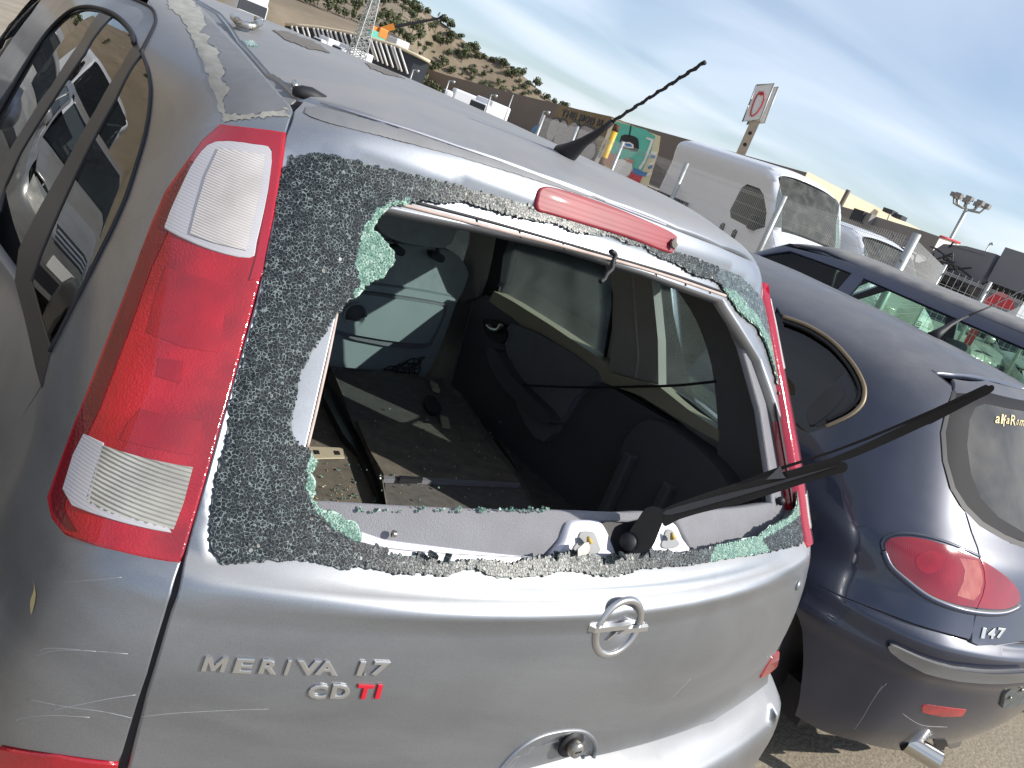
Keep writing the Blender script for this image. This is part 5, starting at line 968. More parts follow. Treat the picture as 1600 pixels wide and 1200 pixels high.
# ------------------------------------------------------------------ generic vehicle body for the cars further off
def make_vehicle(label, cat, paint, L=4.1, W=.85, H=1.45, hood=.95, ws=(.5, 1.15), rear=.25, group=None, name='parked_car', detail=True, van=False, glass='darkglass', plate=None, tail=.0):
    """L long, local +y is the nose, origin on the ground at the middle."""
    h2 = L / 2
    if van: prof = [(-h2, H - .06), (-h2 + .3, H), (h2 - 1.7, H), (h2 - 1.35, H - .12), (h2 - .75, hood + .25), (h2 - .55, hood + .05), (h2 - .1, hood - .2), (h2, hood - .5)]
    else: prof = [(-h2, hood + .06), (-h2 + rear, H - .12), (-h2 + rear + .35, H - .03), (-h2 + rear + .8, H), (h2 - 1.9, H), (h2 - 1.65, H - .06), (h2 - 1.0, hood + .05), (h2 - .8, hood), (h2 - .25, hood - .12), (h2, hood - .35)]
    wk = [(.15, W - .08), (.35, W - .01), (hood * .8, W), (hood, W - .03), (hood + (H - hood) * .5, W - (.06 if van else .12)), (H - .1, W - (.10 if van else .22)), (H + .1, W - .3)]
    def F(P):
        x, y, z = P[:, 0], P[:, 1], P[:, 2]; ax = np.abs(x)
        return smin(smin(smin(h2 - .18 * x * x - y, y + h2 - .1 * x * x, .2), sinterp(z, wk) - .05 * np.clip(y - h2 + .8, 0, 1) ** 2 - ax, .18), (interp(y, prof) - .06 * x * x - .12 * ax ** 4 - z) * .85, .08)
    b = Body(F); t = thing(name, label, cat, group=group)
    r = .31 if not van else .34; ya, yb = -h2 + (.75 if not van else 1.0), h2 - .85
    def arch(yc, s): return [(yc + s * (r + .06) * math.cos(a), r + (r + .06) * math.sin(a)) for a in np.linspace(math.pi, 0, 9)][::s]
    arc = lambda yc: [(yc - (r + .06) * math.cos(a), r + (r + .06) * math.sin(a)) for a in np.linspace(0, math.pi, 9)]
    zt = lambda y: float(interp(np.array([y]), prof)[0])
    def side(sx):
        X = sx * 1.5
        top = [(y, zt(y) - .07) for y in ([h2 - .12, h2 - .5, h2 - .8, h2 - 1.0, h2 - 1.35, h2 - 1.65, h2 - 2.1, 0, -h2 + rear + .9, -h2 + rear + .35, -h2 + .12] if not van else [h2 - .1, h2 - .5, h2 - .75, h2 - 1.1, h2 - 1.4, h2 - 1.7, 0, -h2 + .3, -h2 + .1])]
        low = [(-h2 + .12, .32)] + arc(ya) + [((ya + yb) / 2, .22)] + arc(yb) + [(h2 - .12, .28)]
        O = np.array([(X, y, z) for y, z in low + top])
        zb = hood + .04; zt_ = H - .14; wins = []
        if van: wins = [[(h2 - .98, hood + .16), (h2 - 1.12, hood + .42), (h2 - 1.42, H - .62), (h2 - 1.6, H - .54), (h2 - 2.0, H - .54), (h2 - 2.12, H - .64), (h2 - 2.14, hood + .2), (h2 - 2.02, hood + .08), (h2 - 1.2, hood + .04)]]
        else: wins = [[(h2 - 1.12, zb), (h2 - 1.72, zt_ + .0), (h2 - 2.18, zt_ + .02), (h2 - 2.2, zb)], [(h2 - 2.28, zb), (h2 - 2.26, zt_ + .02), (-h2 + rear + .85, zt_ + .01), (-h2 + rear + .72, zb + .03)], [(-h2 + rear + .64, zb + .04), (-h2 + rear + .76, zt_), (-h2 + rear + .56, zt_ - .05), (-h2 + rear + .28, zb + .10)]]
        def ms(Q): Q = np.array([(X, y, z) for y, z in Q]); return b.march(Q, (-sx, 0, 0), 0, 1.4, 200)[0]
        H_ = [ms(w) for w in wins]
        b.panel('side_panel', b.march(O, (-sx, 0, 0), 0, 1.4, 200)[0], (-sx, 0, -.1), M[paint], t, h=.07, hb=.05, holes=H_, thick=.02)
        for w in H_: b.panel('side_window', w, (-sx, 0, -.2), M[glass], t, h=.12, hb=.08, off=-.012, thick=0)
    for sx in (-1, 1): side(sx)
    def top(nm, O, m, d=(0, 0, -1), **k): b.panel(nm, np.array(O), d, M[m], t, h=.08, hb=.06, **k)
    if van:
        top('roof', [(-W+.14, -h2+.06, H), (W-.14, -h2+.06, H), (W-.14, h2-1.72, H), (W-.22, h2-1.42, H-.1), (-W+.22, h2-1.42, H-.1), (-W+.14, h2-1.72, H)], paint)
        top('windscreen', [(-W+.20, h2-1.38, H-.2), (W-.20, h2-1.38, H-.2), (W-.08, h2-.78, hood+.28), (-W+.08, h2-.78, hood+.28)], glass, (0, -.8, -.6))
        top('bonnet', [(-W+.08, h2-.74, hood+.24), (W-.08, h2-.74, hood+.24), (W-.12, h2-.1, hood-.2), (-W+.12, h2-.1, hood-.2)], paint, (0, -.5, -1))
    else:
        top('roof', [(-W+.26, -h2+rear+.38, H), (W-.26, -h2+rear+.38, H), (W-.25, 0, H), (W-.27, h2-1.68, H), (-W+.27, h2-1.68, H), (-W+.25, 0, H)], paint)
        top('windscreen', [(-W+.28, h2-1.64, H-.1), (W-.28, h2-1.64, H-.1), (W-.12, h2-1.0, hood+.05), (-W+.12, h2-1.0, hood+.05)], glass, (0, -.6, -1))
        top('bonnet', [(-W+.10, h2-.96, hood), (W-.10, h2-.96, hood), (W-.12, h2-.3, hood-.1), (.3, h2-.1, hood-.22), (-.3, h2-.1, hood-.22), (-W+.12, h2-.3, hood-.1)], paint, (0, -.3, -1))
    fr = lambda nm, O, m, o=0, d=(0, -1, 0), k=.05, th=.015: b.panel(nm, np.array([(x, h2 + .05, z) for x, z in O]), d, M[m], t, h=k, hb=k*.7, off=o, thick=th)
    zf = hood - (.24 if not van else .24)
    fr('front_bumper', [(-W+.06, .25), (W-.06, .25), (W-.04, .5), (W-.14, zf+.04), (0, zf), (-W+.14, zf+.04), (-W+.04, .5)], paint)
    for sx in (-1, 1): fr('headlight', [(sx*(W-.36), zf-.03), (sx*(W-.33), zf-.16), (sx*(W-.12), zf-.12), (sx*(W-.10), zf+.03)], 'headlamp', .006)
    fr('grille', [(-.36, zf-.06), (.36, zf-.06), (.31, zf-.19), (-.31, zf-.19)], 'rubber', .004)
    if detail:
        for i in range(3): fr('grille_bar', [(-.34, zf-.085-.035*i), (.34, zf-.085-.035*i), (.34, zf-.10-.035*i), (-.34, zf-.10-.035*i)], 'badge', .010, th=.004)
        fr('air_intake', [(-.5, .42), (.5, .42), (.45, .30), (-.45, .30)], 'rubber', .004)
    if plate:
        fr('number_plate', [(-.26, .46), (.26, .46), (.26, .57), (-.26, .57)], 'whiteplate', .014, th=.004)
        x = .21
        for ch in plate:
            if ch != ' ':
                v, f = letter_mesh(ch); q = np.stack([x - v[:, 0] * .048, np.full(len(v), 2*h2), .475 + v[:, 1] * .08], 1); P, ok = b.march(q, (0, -1., 0), 0, 3, 400); P = P + (-b.grad(P)) * (.0155 + v[:, 2:3] * .001); mesh('letter', P, f, M['rubber'], t)
            x -= .062 if ch != ' ' else .03
    b.panel('rear_panel', np.array([(x, -h2 - .05, z) for x, z in [(-W+.06, .28), (W-.06, .28), (W-.05, hood), (W-.12, hood+.05), (-W+.12, hood+.05), (-W+.05, hood)]]), (0, 1, 0), M[paint], t, h=.08, hb=.06)
    if van: b.panel('rear_doors', np.array([(x, -h2 - .05, z) for x, z in [(-W+.12, hood+.08), (W-.12, hood+.08), (W-.16, H-.1), (-W+.16, H-.1)]]), (0, 1, 0), M[paint], t, h=.1, hb=.08)
    else: b.panel('rear_window', np.array([(-W+.2, -h2-.3, hood+.12), (W-.2, -h2-.3, hood+.12), (W-.28, -h2-.1, H-.12), (-W+.28, -h2-.1, H-.12)]), (0, 1, -.5), M[glass], t, h=.08, hb=.06, thick=0)
    for sx in (-1, 1):
        wheel(sx*(W-.12), ya, r, .19, par=t, side=sx); wheel(sx*(W-.12), yb, r, .19, par=t, side=sx)
        MB().box((sx*(W+.02) - .09, h2-1.32, hood+.02), (sx*(W+.02) + .09, h2-1.18, hood+.15 + (.15 if van else 0)), .04).build('door_mirror', M['blacktrim' if van else paint], t, True)
    MB().box((-W+.12, -h2+.2, .2), (W-.12, h2-.3, .4)).build('underbody', M['rubber'], t)
    if detail and not van:
        for x0 in (-.6, .16): box('seat', (x0, -.25, .5), (x0+.44, -.12, H-.28), M['plastic2'], t, .05)
    return t
M['headlamp'] = lamp_mat('headlamp_glass', (.70, .68, .60), (.35, .35, .32), rib=20, axis=0, bumpamt=.4, rough=.06)
M['whiteplate'] = mat('white_number_plate', (.75, .75, .72), rough=.4)
M['greenglass'] = glass_mat('greenish_glass', (.62, .80, .68), 1.35)
M['white'] = mat('white_van_paint', (.70, .72, .76), rough=.35, coat=.4, coatr=.1, noise=.02)
M['silver3'] = car_paint('light_silver_paint', (.42, .42, .42), metal=.7, rough=.3, coat=1, coatr=.05, dust=(.4, .38, .35), dust_up=.3)
def pose(t, x, y, rz):
    for c_ in t.children: pass
    t.location = (x, y, 0); t.rotation_euler = (0, 0, math.radians(rz)); return t
def copy_tree(o, label, x, y, rz, swap=None, group=None):
    r = o.copy(); COL.objects.link(r); r['label'] = label
    if group: r['group'] = group
    def rec(src, dst):
        for c_ in src.children:
            k = c_.copy(); COL.objects.link(k); k.parent = dst
            if swap: 
                for i, s_ in enumerate(k.material_slots):
                    if s_.material and s_.material.name == swap[0].name: s_.link = 'OBJECT'; s_.material = swap[1]
            rec(c_, k)
    rec(o, r); return pose(r, x, y, rz)
far_blue = make_vehicle('tall dark blue car with dusty roof beyond the navy hatchback', 'car', 'navy2', L=4.5, W=.88, H=1.62, hood=1.04, rear=.30, glass='greenglass')
pose(far_blue, 4.40, 1.95, 0)
third = make_vehicle('dark car whose window corner shows at the right edge', 'car', 'navy2', L=4.1, W=.84, H=1.46, hood=.98, rear=.3, glass='greenglass')
pose(third, 6.4, .7, 0)
mirror_car = make_vehicle('light silver car mirrored in the side windows of the smashed car', 'car', 'silver3', L=4.0, W=.84, H=1.62, hood=1.08, rear=.3, plate='3 BTR')
pose(mirror_car, -2.62, 6.9, 177)
white_van2 = make_vehicle('white van parked behind the silver car on the far left', 'van', 'white', L=4.8, W=.95, H=2.6, hood=1.4, van=True, name='parked_van')
pose(white_van2, -3.3, 12.6, 172)
# ------------------------------------------------------------------ background: hill, buildings, fences, yard
def T_(px, d): return at_dist([px], d)[0]
def az_(px): r = rays([px])[0]; return math.atan2(r[1], r[0])
M['hill'] = mat('dry_hillside', (.255, .205, .15), rough=1, noise=.0, col2=(.175, .135, .095), scale=.07, dirt=(.11, .10, .055), dirt_amt=.6, dscale=.12)
M['brownwall'] = mat('brown_cladding', (.20, .17, .15), rough=.8, noise=.05, scale=.3)
M['cream'] = mat('cream_render', (.62, .54, .40), rough=.9, noise=.06, scale=.5)
M['greyclad'] = mat('grey_cladding', (.25, .24, .235), rough=.7, noise=.06, scale=.5)
M['whitewall'] = mat('white_render', (.75, .73, .70), rough=.8)
M['darkwall'] = mat('dark_retaining_wall', (.045, .052, .062), rough=.8, noise=.2, scale=.4)
M['galv'] = mat('galvanised_steel', (.42, .44, .44), rough=.45, metal=.55, noise=.1, scale=15)
M['wire'] = mat('fence_wire', (.42, .43, .43), rough=.5, metal=.4)
M['concrete'] = mat('concrete_post', (.42, .35, .27), rough=.9, noise=.12, scale=4)
M['gold'] = mat('ochre_graffiti_wall', (.22, .155, .07), rough=.8, noise=.2, scale=1.2)
M['teal'] = mat('teal_spray_paint', (.12, .50, .38), rough=.6, noise=.06, scale=1.5)
M['black'] = mat('black_spray_paint', (.02, .02, .025), rough=.6)
M['orange'] = mat('orange_paint', (.62, .22, .03), rough=.5)
M['salmon'] = mat('salmon_spray_paint', (.50, .25, .18), rough=.6)
M['redp'] = mat('faded_red_paint', (.55, .04, .05), rough=.45)
M['bluep'] = mat('blue_spray_paint', (.04, .18, .42), rough=.6)
M['creamp'] = mat('cream_spray_paint', (.70, .62, .40), rough=.6)
M['whitep'] = mat('white_spray_paint', (.78, .76, .72), rough=.6)
M['greyp'] = mat('silver_spray_paint', (.33, .31, .31), rough=.5, noise=.15, scale=2)
M['yellowp'] = mat('yellow_post_paint', (.62, .40, .03), rough=.5, noise=.2, scale=3)
M['rust'] = mat('rust', (.10, .05, .03), rough=.9, noise=.3, scale=6)
M['greybox'] = mat('grey_truck_box', (.20, .215, .25), rough=.5, noise=.05, scale=1)
M['foliage'] = mat('dusty_evergreen_foliage', (.085, .10, .048), rough=.9, noise=.45, scale=1.5)
M['bark'] = mat('bark', (.08, .06, .045), rough=.95)
# --- hill
ridge = [((-200, -330)), ((0, -258)), (150, -200), (300, -140), (450, -78), (560, -36), (620, -8), (650, 8), (668, 19), (686, 32), (704, 44), (720, 60), (738, 72), (762, 88), (792, 98), (815, 116), (836, 134), (856, 155), (882, 166), (930, 196), (980, 232)]
pts = []
for p in ridge:
    a = az_(p); q = T_(p, 330); pts.append((a, max(q[2], 1.0)))
a_first = pts[0][0]; pts = [(a_first + (math.radians(190) - a_first) * (1 - i / 7), 230 + 15 * math.sin(i * 1.7)) for i in range(7)] + pts
AZ = np.array([p[0] for p in pts][::-1]); RZ = np.array([p[1] for p in pts][::-1])
def hill_z(az, dist):
    R = np.interp(az, AZ, RZ); s0 = np.interp(az, [az_((664, 106)), az_((636, 60))], [302, 165]); t = np.clip((dist - s0) / (330 - s0), 0, 1); w = 3.0 * np.sin(az * 23 + dist * .05) * np.sin(dist * .045 + az * 9) * t * (1 - t)
    b0 = np.where(s0 > 200, 0, 4.0) * np.clip((dist - 160) / 6, 0, 1); z = b0 + (R - b0) * (t ** .95) + w; z = np.where(R < 6, R * t, z)
    return np.where(dist > 330, R * np.clip(1 - (dist - 330) / 500, 0, 1), z)
na, nd = 240, 46; aa = np.linspace(AZ[0], AZ[-1], na); dd_ = np.concatenate([np.linspace(158, 330, nd - 6), np.linspace(370, 820, 6)]); V = []
for a in aa:
    for d in dd_: V.append((CP[0] + d * math.cos(a), CP[1] + d * math.sin(a), float(hill_z(a, d)) - .05))
nd = len(dd_)
hill = mesh('hill', V, [(i*nd+j, (i+1)*nd+j, (i+1)*nd+j+1, i*nd+j+1) for i in range(na-1) for j in range(nd-1)], M['hill'], None, True); tag(hill, kind='structure')
# --- bushes: each a short trunk under a ragged crown of leaf clumps
def bush_proto(seed, squash, nleaf=260):
    r = np.random.default_rng(seed); t = thing('bush', 'dusty evergreen bush growing on the dry hillside', 'bush', group='evergreen bushes dotted over the dry hillside')
    lobes = r.normal(0, .42, (9, 3)) * [1, 1, .5 * squash]; V = []; F = []
    for i in range(nleaf):
        c = lobes[r.integers(9)]; d = r.normal(0, 1, 3); d /= np.linalg.norm(d); p = c + d * r.uniform(.30, .50) * [1, 1, squash]; p[2] += 1.0 * squash
        u = r.normal(0, 1, 3); u /= np.linalg.norm(u); w = np.cross(u, d); s = r.uniform(.10, .20); b = len(V); V += [p + u*s, p + w*s, p - u*s, p - w*s]; F.append((b, b+1, b+2, b+3))
    o = mesh('crown', V, F, M['foliage'], None); o.parent = t
    k = MB().tube([(0, 0, -.5), (.03, 0, .3), (0, .05, .8 * squash)], [.09, .07, .03], 6).build('trunk', M['bark'], None); k.parent = t; return t
protos = [bush_proto(31 + i, s) for i, s in enumerate((.8, 1.0, 1.15, .9))]
used_p = [False] * 4; cnt = 0
lab = ['dusty evergreen bush growing on the dry hillside']
rb = np.random.default_rng(5)
def put_bush(az, dist, s):
    global cnt
    k = int(rb.integers(4)); src = protos[k]
    if used_p[k]:
        t = src.copy(); COL.objects.link(t)
        for c_ in src.children: q = c_.copy(); COL.objects.link(q); q.parent = t
    else: t = src; used_p[k] = True
    z = float(hill_z(az, dist)); t.location = (CP[0] + dist * math.cos(az), CP[1] + dist * math.sin(az), z); t.rotation_euler = (0, 0, rb.uniform(0, 6.28)); t.scale = (s, s, s * rb.uniform(.8, 1.15))
def hill_hit(px):
    r = rays([px])[0]; h = math.hypot(r[0], r[1]); a = math.atan2(r[1], r[0])
    for d in np.linspace(170, 329.5, 320):
        if CP[2] + r[2] / h * d <= hill_z(a, d): return a, d
    return a, None
placed = []
for px in [(880, 158), (868, 150), (840, 146), (853, 148), (836, 134), (812, 118), (790, 118), (800, 120), (786, 104), (782, 98), (770, 96), (740, 80), (734, 72), (716, 60), (702, 45), (688, 35), (728, 88), (700, 55), (655, 48), (672, 42), (664, 20), (650, 22), (642, 16), (630, 8), (688, 70), (700, 85), (720, 96), (730, 90), (690, 100), (667, 70), (648, 62)]:
    a, d = hill_hit((px[0], px[1] + 3))
    if d is None: d = 327
    put_bush(a, d, rb.uniform(1.5, 2.4)); placed.append(px); cnt += 1
tries = 0
while cnt < 170 and tries < 6000:
    tries += 1; px = (rb.uniform(400, 860), rb.uniform(-40, 150)); a, d = hill_hit(px)
    if d is None or d < 185: continue
    if any((px[0]-q[0])**2 + (px[1]-q[1])**2 < 85 for q in placed): continue
    placed.append(px); put_bush(a, d, rb.uniform(.7, 2.0)); cnt += 1
for i in range(70): put_bush(math.radians(rb.uniform(86, 150)), rb.uniform(190, 320), rb.uniform(2.0, 3.6))
# --- dark retaining wall with pale drain pipes
def wall_px(name, px, ds_, m, label, cat, th=3.0, zb=0.0, par=None, parts=True):
    tops = [T_(p, d) for p, d in zip(px, ds_)]; n = len(tops); c = np.mean([t[:2] for t in tops], 0); t = thing(name, label, cat, (c[0], c[1], 0)); back = []
    for q in tops: h = q[:2] - CP[:2]; h /= np.linalg.norm(h); back.append(np.array([q[0] + h[0]*th, q[1] + h[1]*th, q[2]]))
    V = list(tops) + [np.array([q[0], q[1], zb]) for q in tops] + back + [np.array([q[0], q[1], zb]) for q in back]; F = []
    for i in range(n-1): F += [(n+i, n+i+1, i+1, i), (i, i+1, 2*n+i+1, 2*n+i), (3*n+i+1, 3*n+i, 2*n+i, 2*n+i+1)]
    F += [(n, 0, 2*n, 3*n), (n-1, 2*n-1, 4*n-1, 3*n-1)]
    mesh('wall', V, F, m, t); return t, tops
rw_px = [(446, 38), (470, 40), (500, 43), (540, 50), (580, 60), (620, 72), (650, 86), (672, 97)]; rw_d = [128, 127, 126, 124, 122, 121, 120, 120]
ret, rt_ = wall_px('retaining_wall', rw_px, rw_d, M['darkwall'], 'dark retaining wall with pale slanted drain pipes below the hill', 'wall', 4)
cap_ = [T_((p[0], p[1]), d - .3) for p, d in zip(rw_px, rw_d)]; tube('coping', cap_, .22, M['cream'], ret, 5)
for i in range(24):
    t = i / 23; x = 455 + 168 * t ** .93; y = np.interp(x, [p[0] for p in rw_px], [p[1] for p in rw_px]); d = np.interp(x, [p[0] for p in rw_px], rw_d) - .8
    x += rb.uniform(-2, 2); tube('drain_pipe', [T_((x, y + 2), d), T_((x + 5 + 8 * t, y + 18 + 24 * t), d - .6), ], .14, M['whitewall'], ret, 5)
# --- long brown building and its cream end, grey hall, white hall
br, _ = wall_px('long_warehouse', [(664, 106), (700, 118), (760, 134), (820, 150), (882, 165), (960, 186), (1040, 208), (1130, 233), (1262, 270)], [300, 270, 240, 215, 195, 170, 150, 135, 120], M['brownwall'], 'long low warehouse with plain brown cladding behind the yard', 'building', 12)
cr, ct_ = wall_px('cream_warehouse', [(1262, 268), (1320, 298), (1380, 328), (1437, 358), (1452, 372)], [118, 128, 140, 155, 160], M['cream'], 'cream gabled warehouse end beyond the white van', 'building', 6)
for px in [(1391, 331), (1405, 339)]: q = T_(px, 138); box('roof_hatch', q - [.8, .8, .3], q + [.8, .8, .3], M['darkwall'], cr)
tube('wall_joint', [T_((1390, 334), 139), T_((1386, 344), 139)], .08, M['greyclad'], cr, 4)
gr_, gt_ = wall_px('grey_hall', [(1300, 318), (1345, 331), (1400, 348), (1440, 360), (1469, 370)], [66, 64, 62, 61, 60], M['greyclad'], 'grey clad hall in front of the cream gable', 'building', 8)
chim = thing('chimney_pipe', 'slim brown pipe standing on the grey hall roof edge', 'pipe'); q = T_((1326, 297), 64); mesh_ = MB().tube([q, T_((1313, 322), 64)], .16, 8).build('pipe', M['brownwall'], chim)
ac = thing('rooftop_machine', 'dark boxy machine on the grey hall roof', 'machine'); 
for a, b in (((1338, 326), (1346, 350)), ((1350, 330), (1358, 352))): q0, q1 = T_(a, 63), T_(b, 63); box('cabinet', np.minimum(q0, q1) - [.1, .1, 0], np.maximum(q0, q1) + [.1, .1, 0], M['darkwall'] if a[0] < 1345 else M['greyclad'], ac)
wh_, _ = wall_px('white_hall', [(1469, 369), (1485, 374), (1500, 380)], [60, 61, 62], M['whitewall'], 'bright white hall end with a thin red roof line', 'building', 6)
tube('roof_trim', [T_((1469, 369), 59.8), T_((1485, 374), 60.8), (T_((1500, 380), 61.8))], .07, M['redp'], wh_, 4)
cr2, _ = wall_px('low_cream_building', [(1497, 389), (1520, 402), (1532, 410)], [80, 84, 88], M['cream'], 'low cream building right of the white hall', 'building', 6)
cr3, _ = wall_px('low_cream_building', [(1480, 398), (1500, 402), (1526, 414)], [50, 52, 55], M['cream'], 'yellowish block wall behind the scrap cars', 'wall', 2)
# --- lattice tower, crane truck, small vehicles and lamps by the hill
tw = thing('lattice_tower', 'tall steel lattice tower in front of the dark retaining wall', 'tower'); top_, base_ = T_((582, -22), 105), T_((556, 92), 105); base_ = np.array([base_[0], base_[1], 0]); m_ = MB()
H_ = top_[2]; 
for sx, sy in ((-1, -1), (1, -1), (1, 1), (-1, 1)): m_.tube([base_ + [sx*.9, sy*.9, 0], base_ + [sx*.35, sy*.35, H_]], .07, 5)
for k in range(16):
    z0, z1 = H_*k/16, H_*(k+1)/16; w0, w1 = .9 - .55*k/16, .9 - .55*(k+1)/16
    for (ax, ay), (bx, by) in (((-1, -1), (1, -1)), ((1, -1), (1, 1)), ((1, 1), (-1, 1)), ((-1, 1), (-1, -1))): m_.tube([base_ + [ax*w0, ay*w0, z0], base_ + [bx*w1, by*w1, z1]], .045, 4); m_.tube([base_ + [bx*w0, by*w0, z0], base_ + [ax*w1, ay*w1, z1]], .045, 4)
o = m_.build('lattice_frame', M['galv'], tw)
crn = thing('crane_truck', 'orange crane truck with a long dark boom up on the terrace', 'crane')
q = T_((590, 50), 150); box('body', q + [-1.6, -1, -1.2], q + [1.2, 1, 0], M['teal'], crn, .1); q = T_((583, 49), 150); box('cab', q - [.9, .9, .8], q + [.5, .9, .8], M['orange'], crn, .15); q = T_((596, 50), 150); box('turret', q - [.8, .8, .9], q + [.8, .8, .6], M['orange'], crn, .15)
MB().tube([T_((594, 48), 150), T_((616, 41), 150)], .55, 6).build('boom_base', M['orange'], crn); MB().tube([T_((614, 42), 150), T_((690, 28), 150)], [.32, .2], 6).build('boom', M['rubber'], crn); tube('boom_tip', [T_((688, 28), 150), T_((694, 25), 150)], .25, M['rubber'], crn, 5)
def small_van(px, d, s, label, w=2.0, h=2.2, L=4.6, col='white', turn=20):
    q = T_(px, d); t = thing('parked_van', label, 'van', (q[0], q[1], 0), az_(px) + math.radians(turn))
    o = MB().box((-L/2, -w/2, .35), (L/2 - .9, w/2, h), .18).build('cargo_body', M[col], None); o.parent = t; o = MB().box((L/2 - .95, -w/2 + .05, .35), (L/2, w/2 - .05, h * .8), .25).build('cab', M[col], None); o.parent = t
    o = MB().box((L/2 - .5, -w/2 + .15, h*.48), (L/2 + .01, w/2 - .15, h*.74), .05).build('windscreen', M['darkwall'], None); o.parent = t
    for a in (-1, 1):
        for b in (-1, 1): o = MB().tube([(a*L*.32, b*(w/2 - .2), .33), (a*L*.32, b*(w/2 - .0), .33)], .33, 12).build('wheel', M['tyre'], None); o.parent = t
    return t
small_van((519, 71), 112, 1, 'small white van under the dark retaining wall, left of the lattice tower', turn=125); small_van((551, 82), 108, 1, 'small white van just below the foot of the lattice tower', turn=125)
small_van((725, 158), 95, 1, 'white van roof at the foot of the brown warehouse, left one', h=2.2, turn=100); small_van((764, 172), 85, 1, 'white van roof at the foot of the brown warehouse, right one', h=2.3, turn=150)
small_van((622, 64), 142, 1, 'white van on the terrace beside the crane truck', h=6.0, w=2.2)
tr_ = small_van((384, 14), 75, 1, 'white truck cab with a large greenish windscreen, beyond the car roof', h=3.1, w=2.4, L=5, turn=190)
def lamp_post(top, d, label, arm=(8, 3), r=.06, head=True, name='street_lamp'):
    q = T_(top, d); t = thing(name, label, 'street lamp', (q[0], q[1], 0)); tube('pole', [(q[0], q[1], 0), q], r, M['galv'], t, 6)
    if head: e = T_((top[0] + arm[0], top[1] + arm[1]), d); tube('lamp_arm', [q, e], r * .8, M['galv'], t, 5); tube('lamp_head', [e, T_((top[0] + arm[0] + 4, top[1] + arm[1] + 2), d)], r * 2.2, M['galv'], t, 6)
    return t
lamp_post((646, 109), 85, 'short street lamp at the end of the dark retaining wall', (5, 1)); lamp_post((702, 126), 80, 'street lamp before the brown warehouse, leftmost of three', (5, 1)); lamp_post((768, 148), 70, 'street lamp above the white van roof, middle of three', (5, 1)); lamp_post((850, 174), 62, 'street lamp beside the graffiti trailer', (5, 1))
lamp_post((802, 148), 70, 'slim plain mast between the street lamps', head=False, r=.04, name='mast')
ml = lamp_post((1511, 325), 70, 'tall floodlight mast with a crown of lamps behind the yard', head=False, r=.14); q = T_((1512, 323), 70)
for i in range(9):
    a = 2*math.pi*i/9; e = q + [math.cos(a)*1.15, math.sin(a)*1.15, .35]; tube('lamp_arm', [q + [math.cos(a)*.3, math.sin(a)*.3, -.2], q + [math.cos(a)*.95, math.sin(a)*.95, -.1], e], .07, M['galv'], ml, 5); box('floodlight', e - [.22, .22, .05], e + [.22, .22, .25], M['greyclad'], ml)
lamp_post((1547, 380), 75, 'thin lamp post at the right of the floodlight mast', (1, 0), r=.05)
# --- graffiti trailer
C1, C0, C2 = T_((1033, 213), 39), T_((955, 182), 39.6), T_((873, 164), 53)
tl = thing('graffiti_trailer', 'box trailer covered in graffiti, teal end and ochre side reading THE MOB', 'trailer', (C0[0], C0[1], 0))
Z1 = (C0[2] + C1[2]) / 2
C3 = C1 + (C2 - C0); V = [(C1[0], C1[1], .9), (C0[0], C0[1], .9), (C2[0], C2[1], .9), (C3[0], C3[1], .9), C1, C0, C2, C3]
mesh('trailer_box', V, [(0, 1, 5, 4), (1, 2, 6, 5), (2, 3, 7, 6), (3, 0, 4, 7), (4, 5, 6, 7), (3, 2, 1, 0)], M['gold'], tl)
for f_t in (.12, .8):
    for s_ in (0, 1): p = (C0 if s_ == 0 else C1); e = p + (C2 - C0) * f_t; e = np.array([e[0], e[1], .5]); dv = (C1 - C0) / np.linalg.norm(C1 - C0); MB().tube([e, e + dv * (.3 if s_ == 0 else -.3)], .5, 14).build('wheel', M['tyre'], tl)
def face_plane(a, b, off): n = np.cross(b - a, [0, 0, 1.]); n /= np.linalg.norm(n); n = n if n @ (CP - a) > 0 else -n; return n, n @ a + off
nR, cR = face_plane(C0, C1, .03); nS, cS = face_plane(C0, C2, .03)
def paint(name, pts, m, side=False, o=0, sm=0): n, c_ = (nS, cS) if side else (nR, cR); q = catmull(pts, sm) if sm else pts; return prism(name, on_plane(q, n, c_ + o), n * .01, M[m], tl)
paint('graffiti_patch', [(956, 184), (1032, 213), (1029, 236), (1012, 292), (930, 262)], 'creamp')
paint('graffiti_patch', [(962, 190), (985, 196), (1010, 203), (1024, 213), (1016, 240), (1003, 268), (975, 255), (958, 246), (948, 238)], 'teal', o=.02)
paint('graffiti_patch', [(971, 212), (984, 211), (996, 216), (998, 226), (996, 237), (980, 233), (969, 228)], 'black', o=.04, sm=2)
paint('graffiti_patch', [(974, 222), (984, 222), (990, 226), (990, 232), (980, 231), (973, 228)], 'whitep', o=.06)
paint('graffiti_patch', [(976, 224), (985, 225), (988, 229), (978, 229)], 'bluep', o=.08)
paint('graffiti_line', [(985, 196), (987, 196), (984, 214), (982, 214)], 'black', o=.04)
paint('graffiti_patch', [(948, 242), (960, 240), (968, 246), (962, 262), (946, 258)], 'salmon', o=.04, sm=2)
paint('graffiti_patch', [(965, 250), (976, 250), (988, 256), (984, 272), (972, 277), (958, 272)], 'whitep', o=.06, sm=2)
paint('graffiti_patch', [(976, 246), (990, 250), (990, 256), (978, 252)], 'salmon', o=.08)
paint('graffiti_patch', [(990, 262), (1004, 268), (1012, 270), (1008, 276), (998, 274), (988, 270)], 'bluep', o=.06)
paint('graffiti_patch', [(986, 268), (1004, 274), (998, 290), (978, 284)], 'redp', o=.05)
paint('graffiti_line', [(1010, 214), (1022, 218), (1008, 254), (1000, 266), (998, 262), (1006, 250), (1017, 220), (1010, 217)], 'whitep', o=.05)
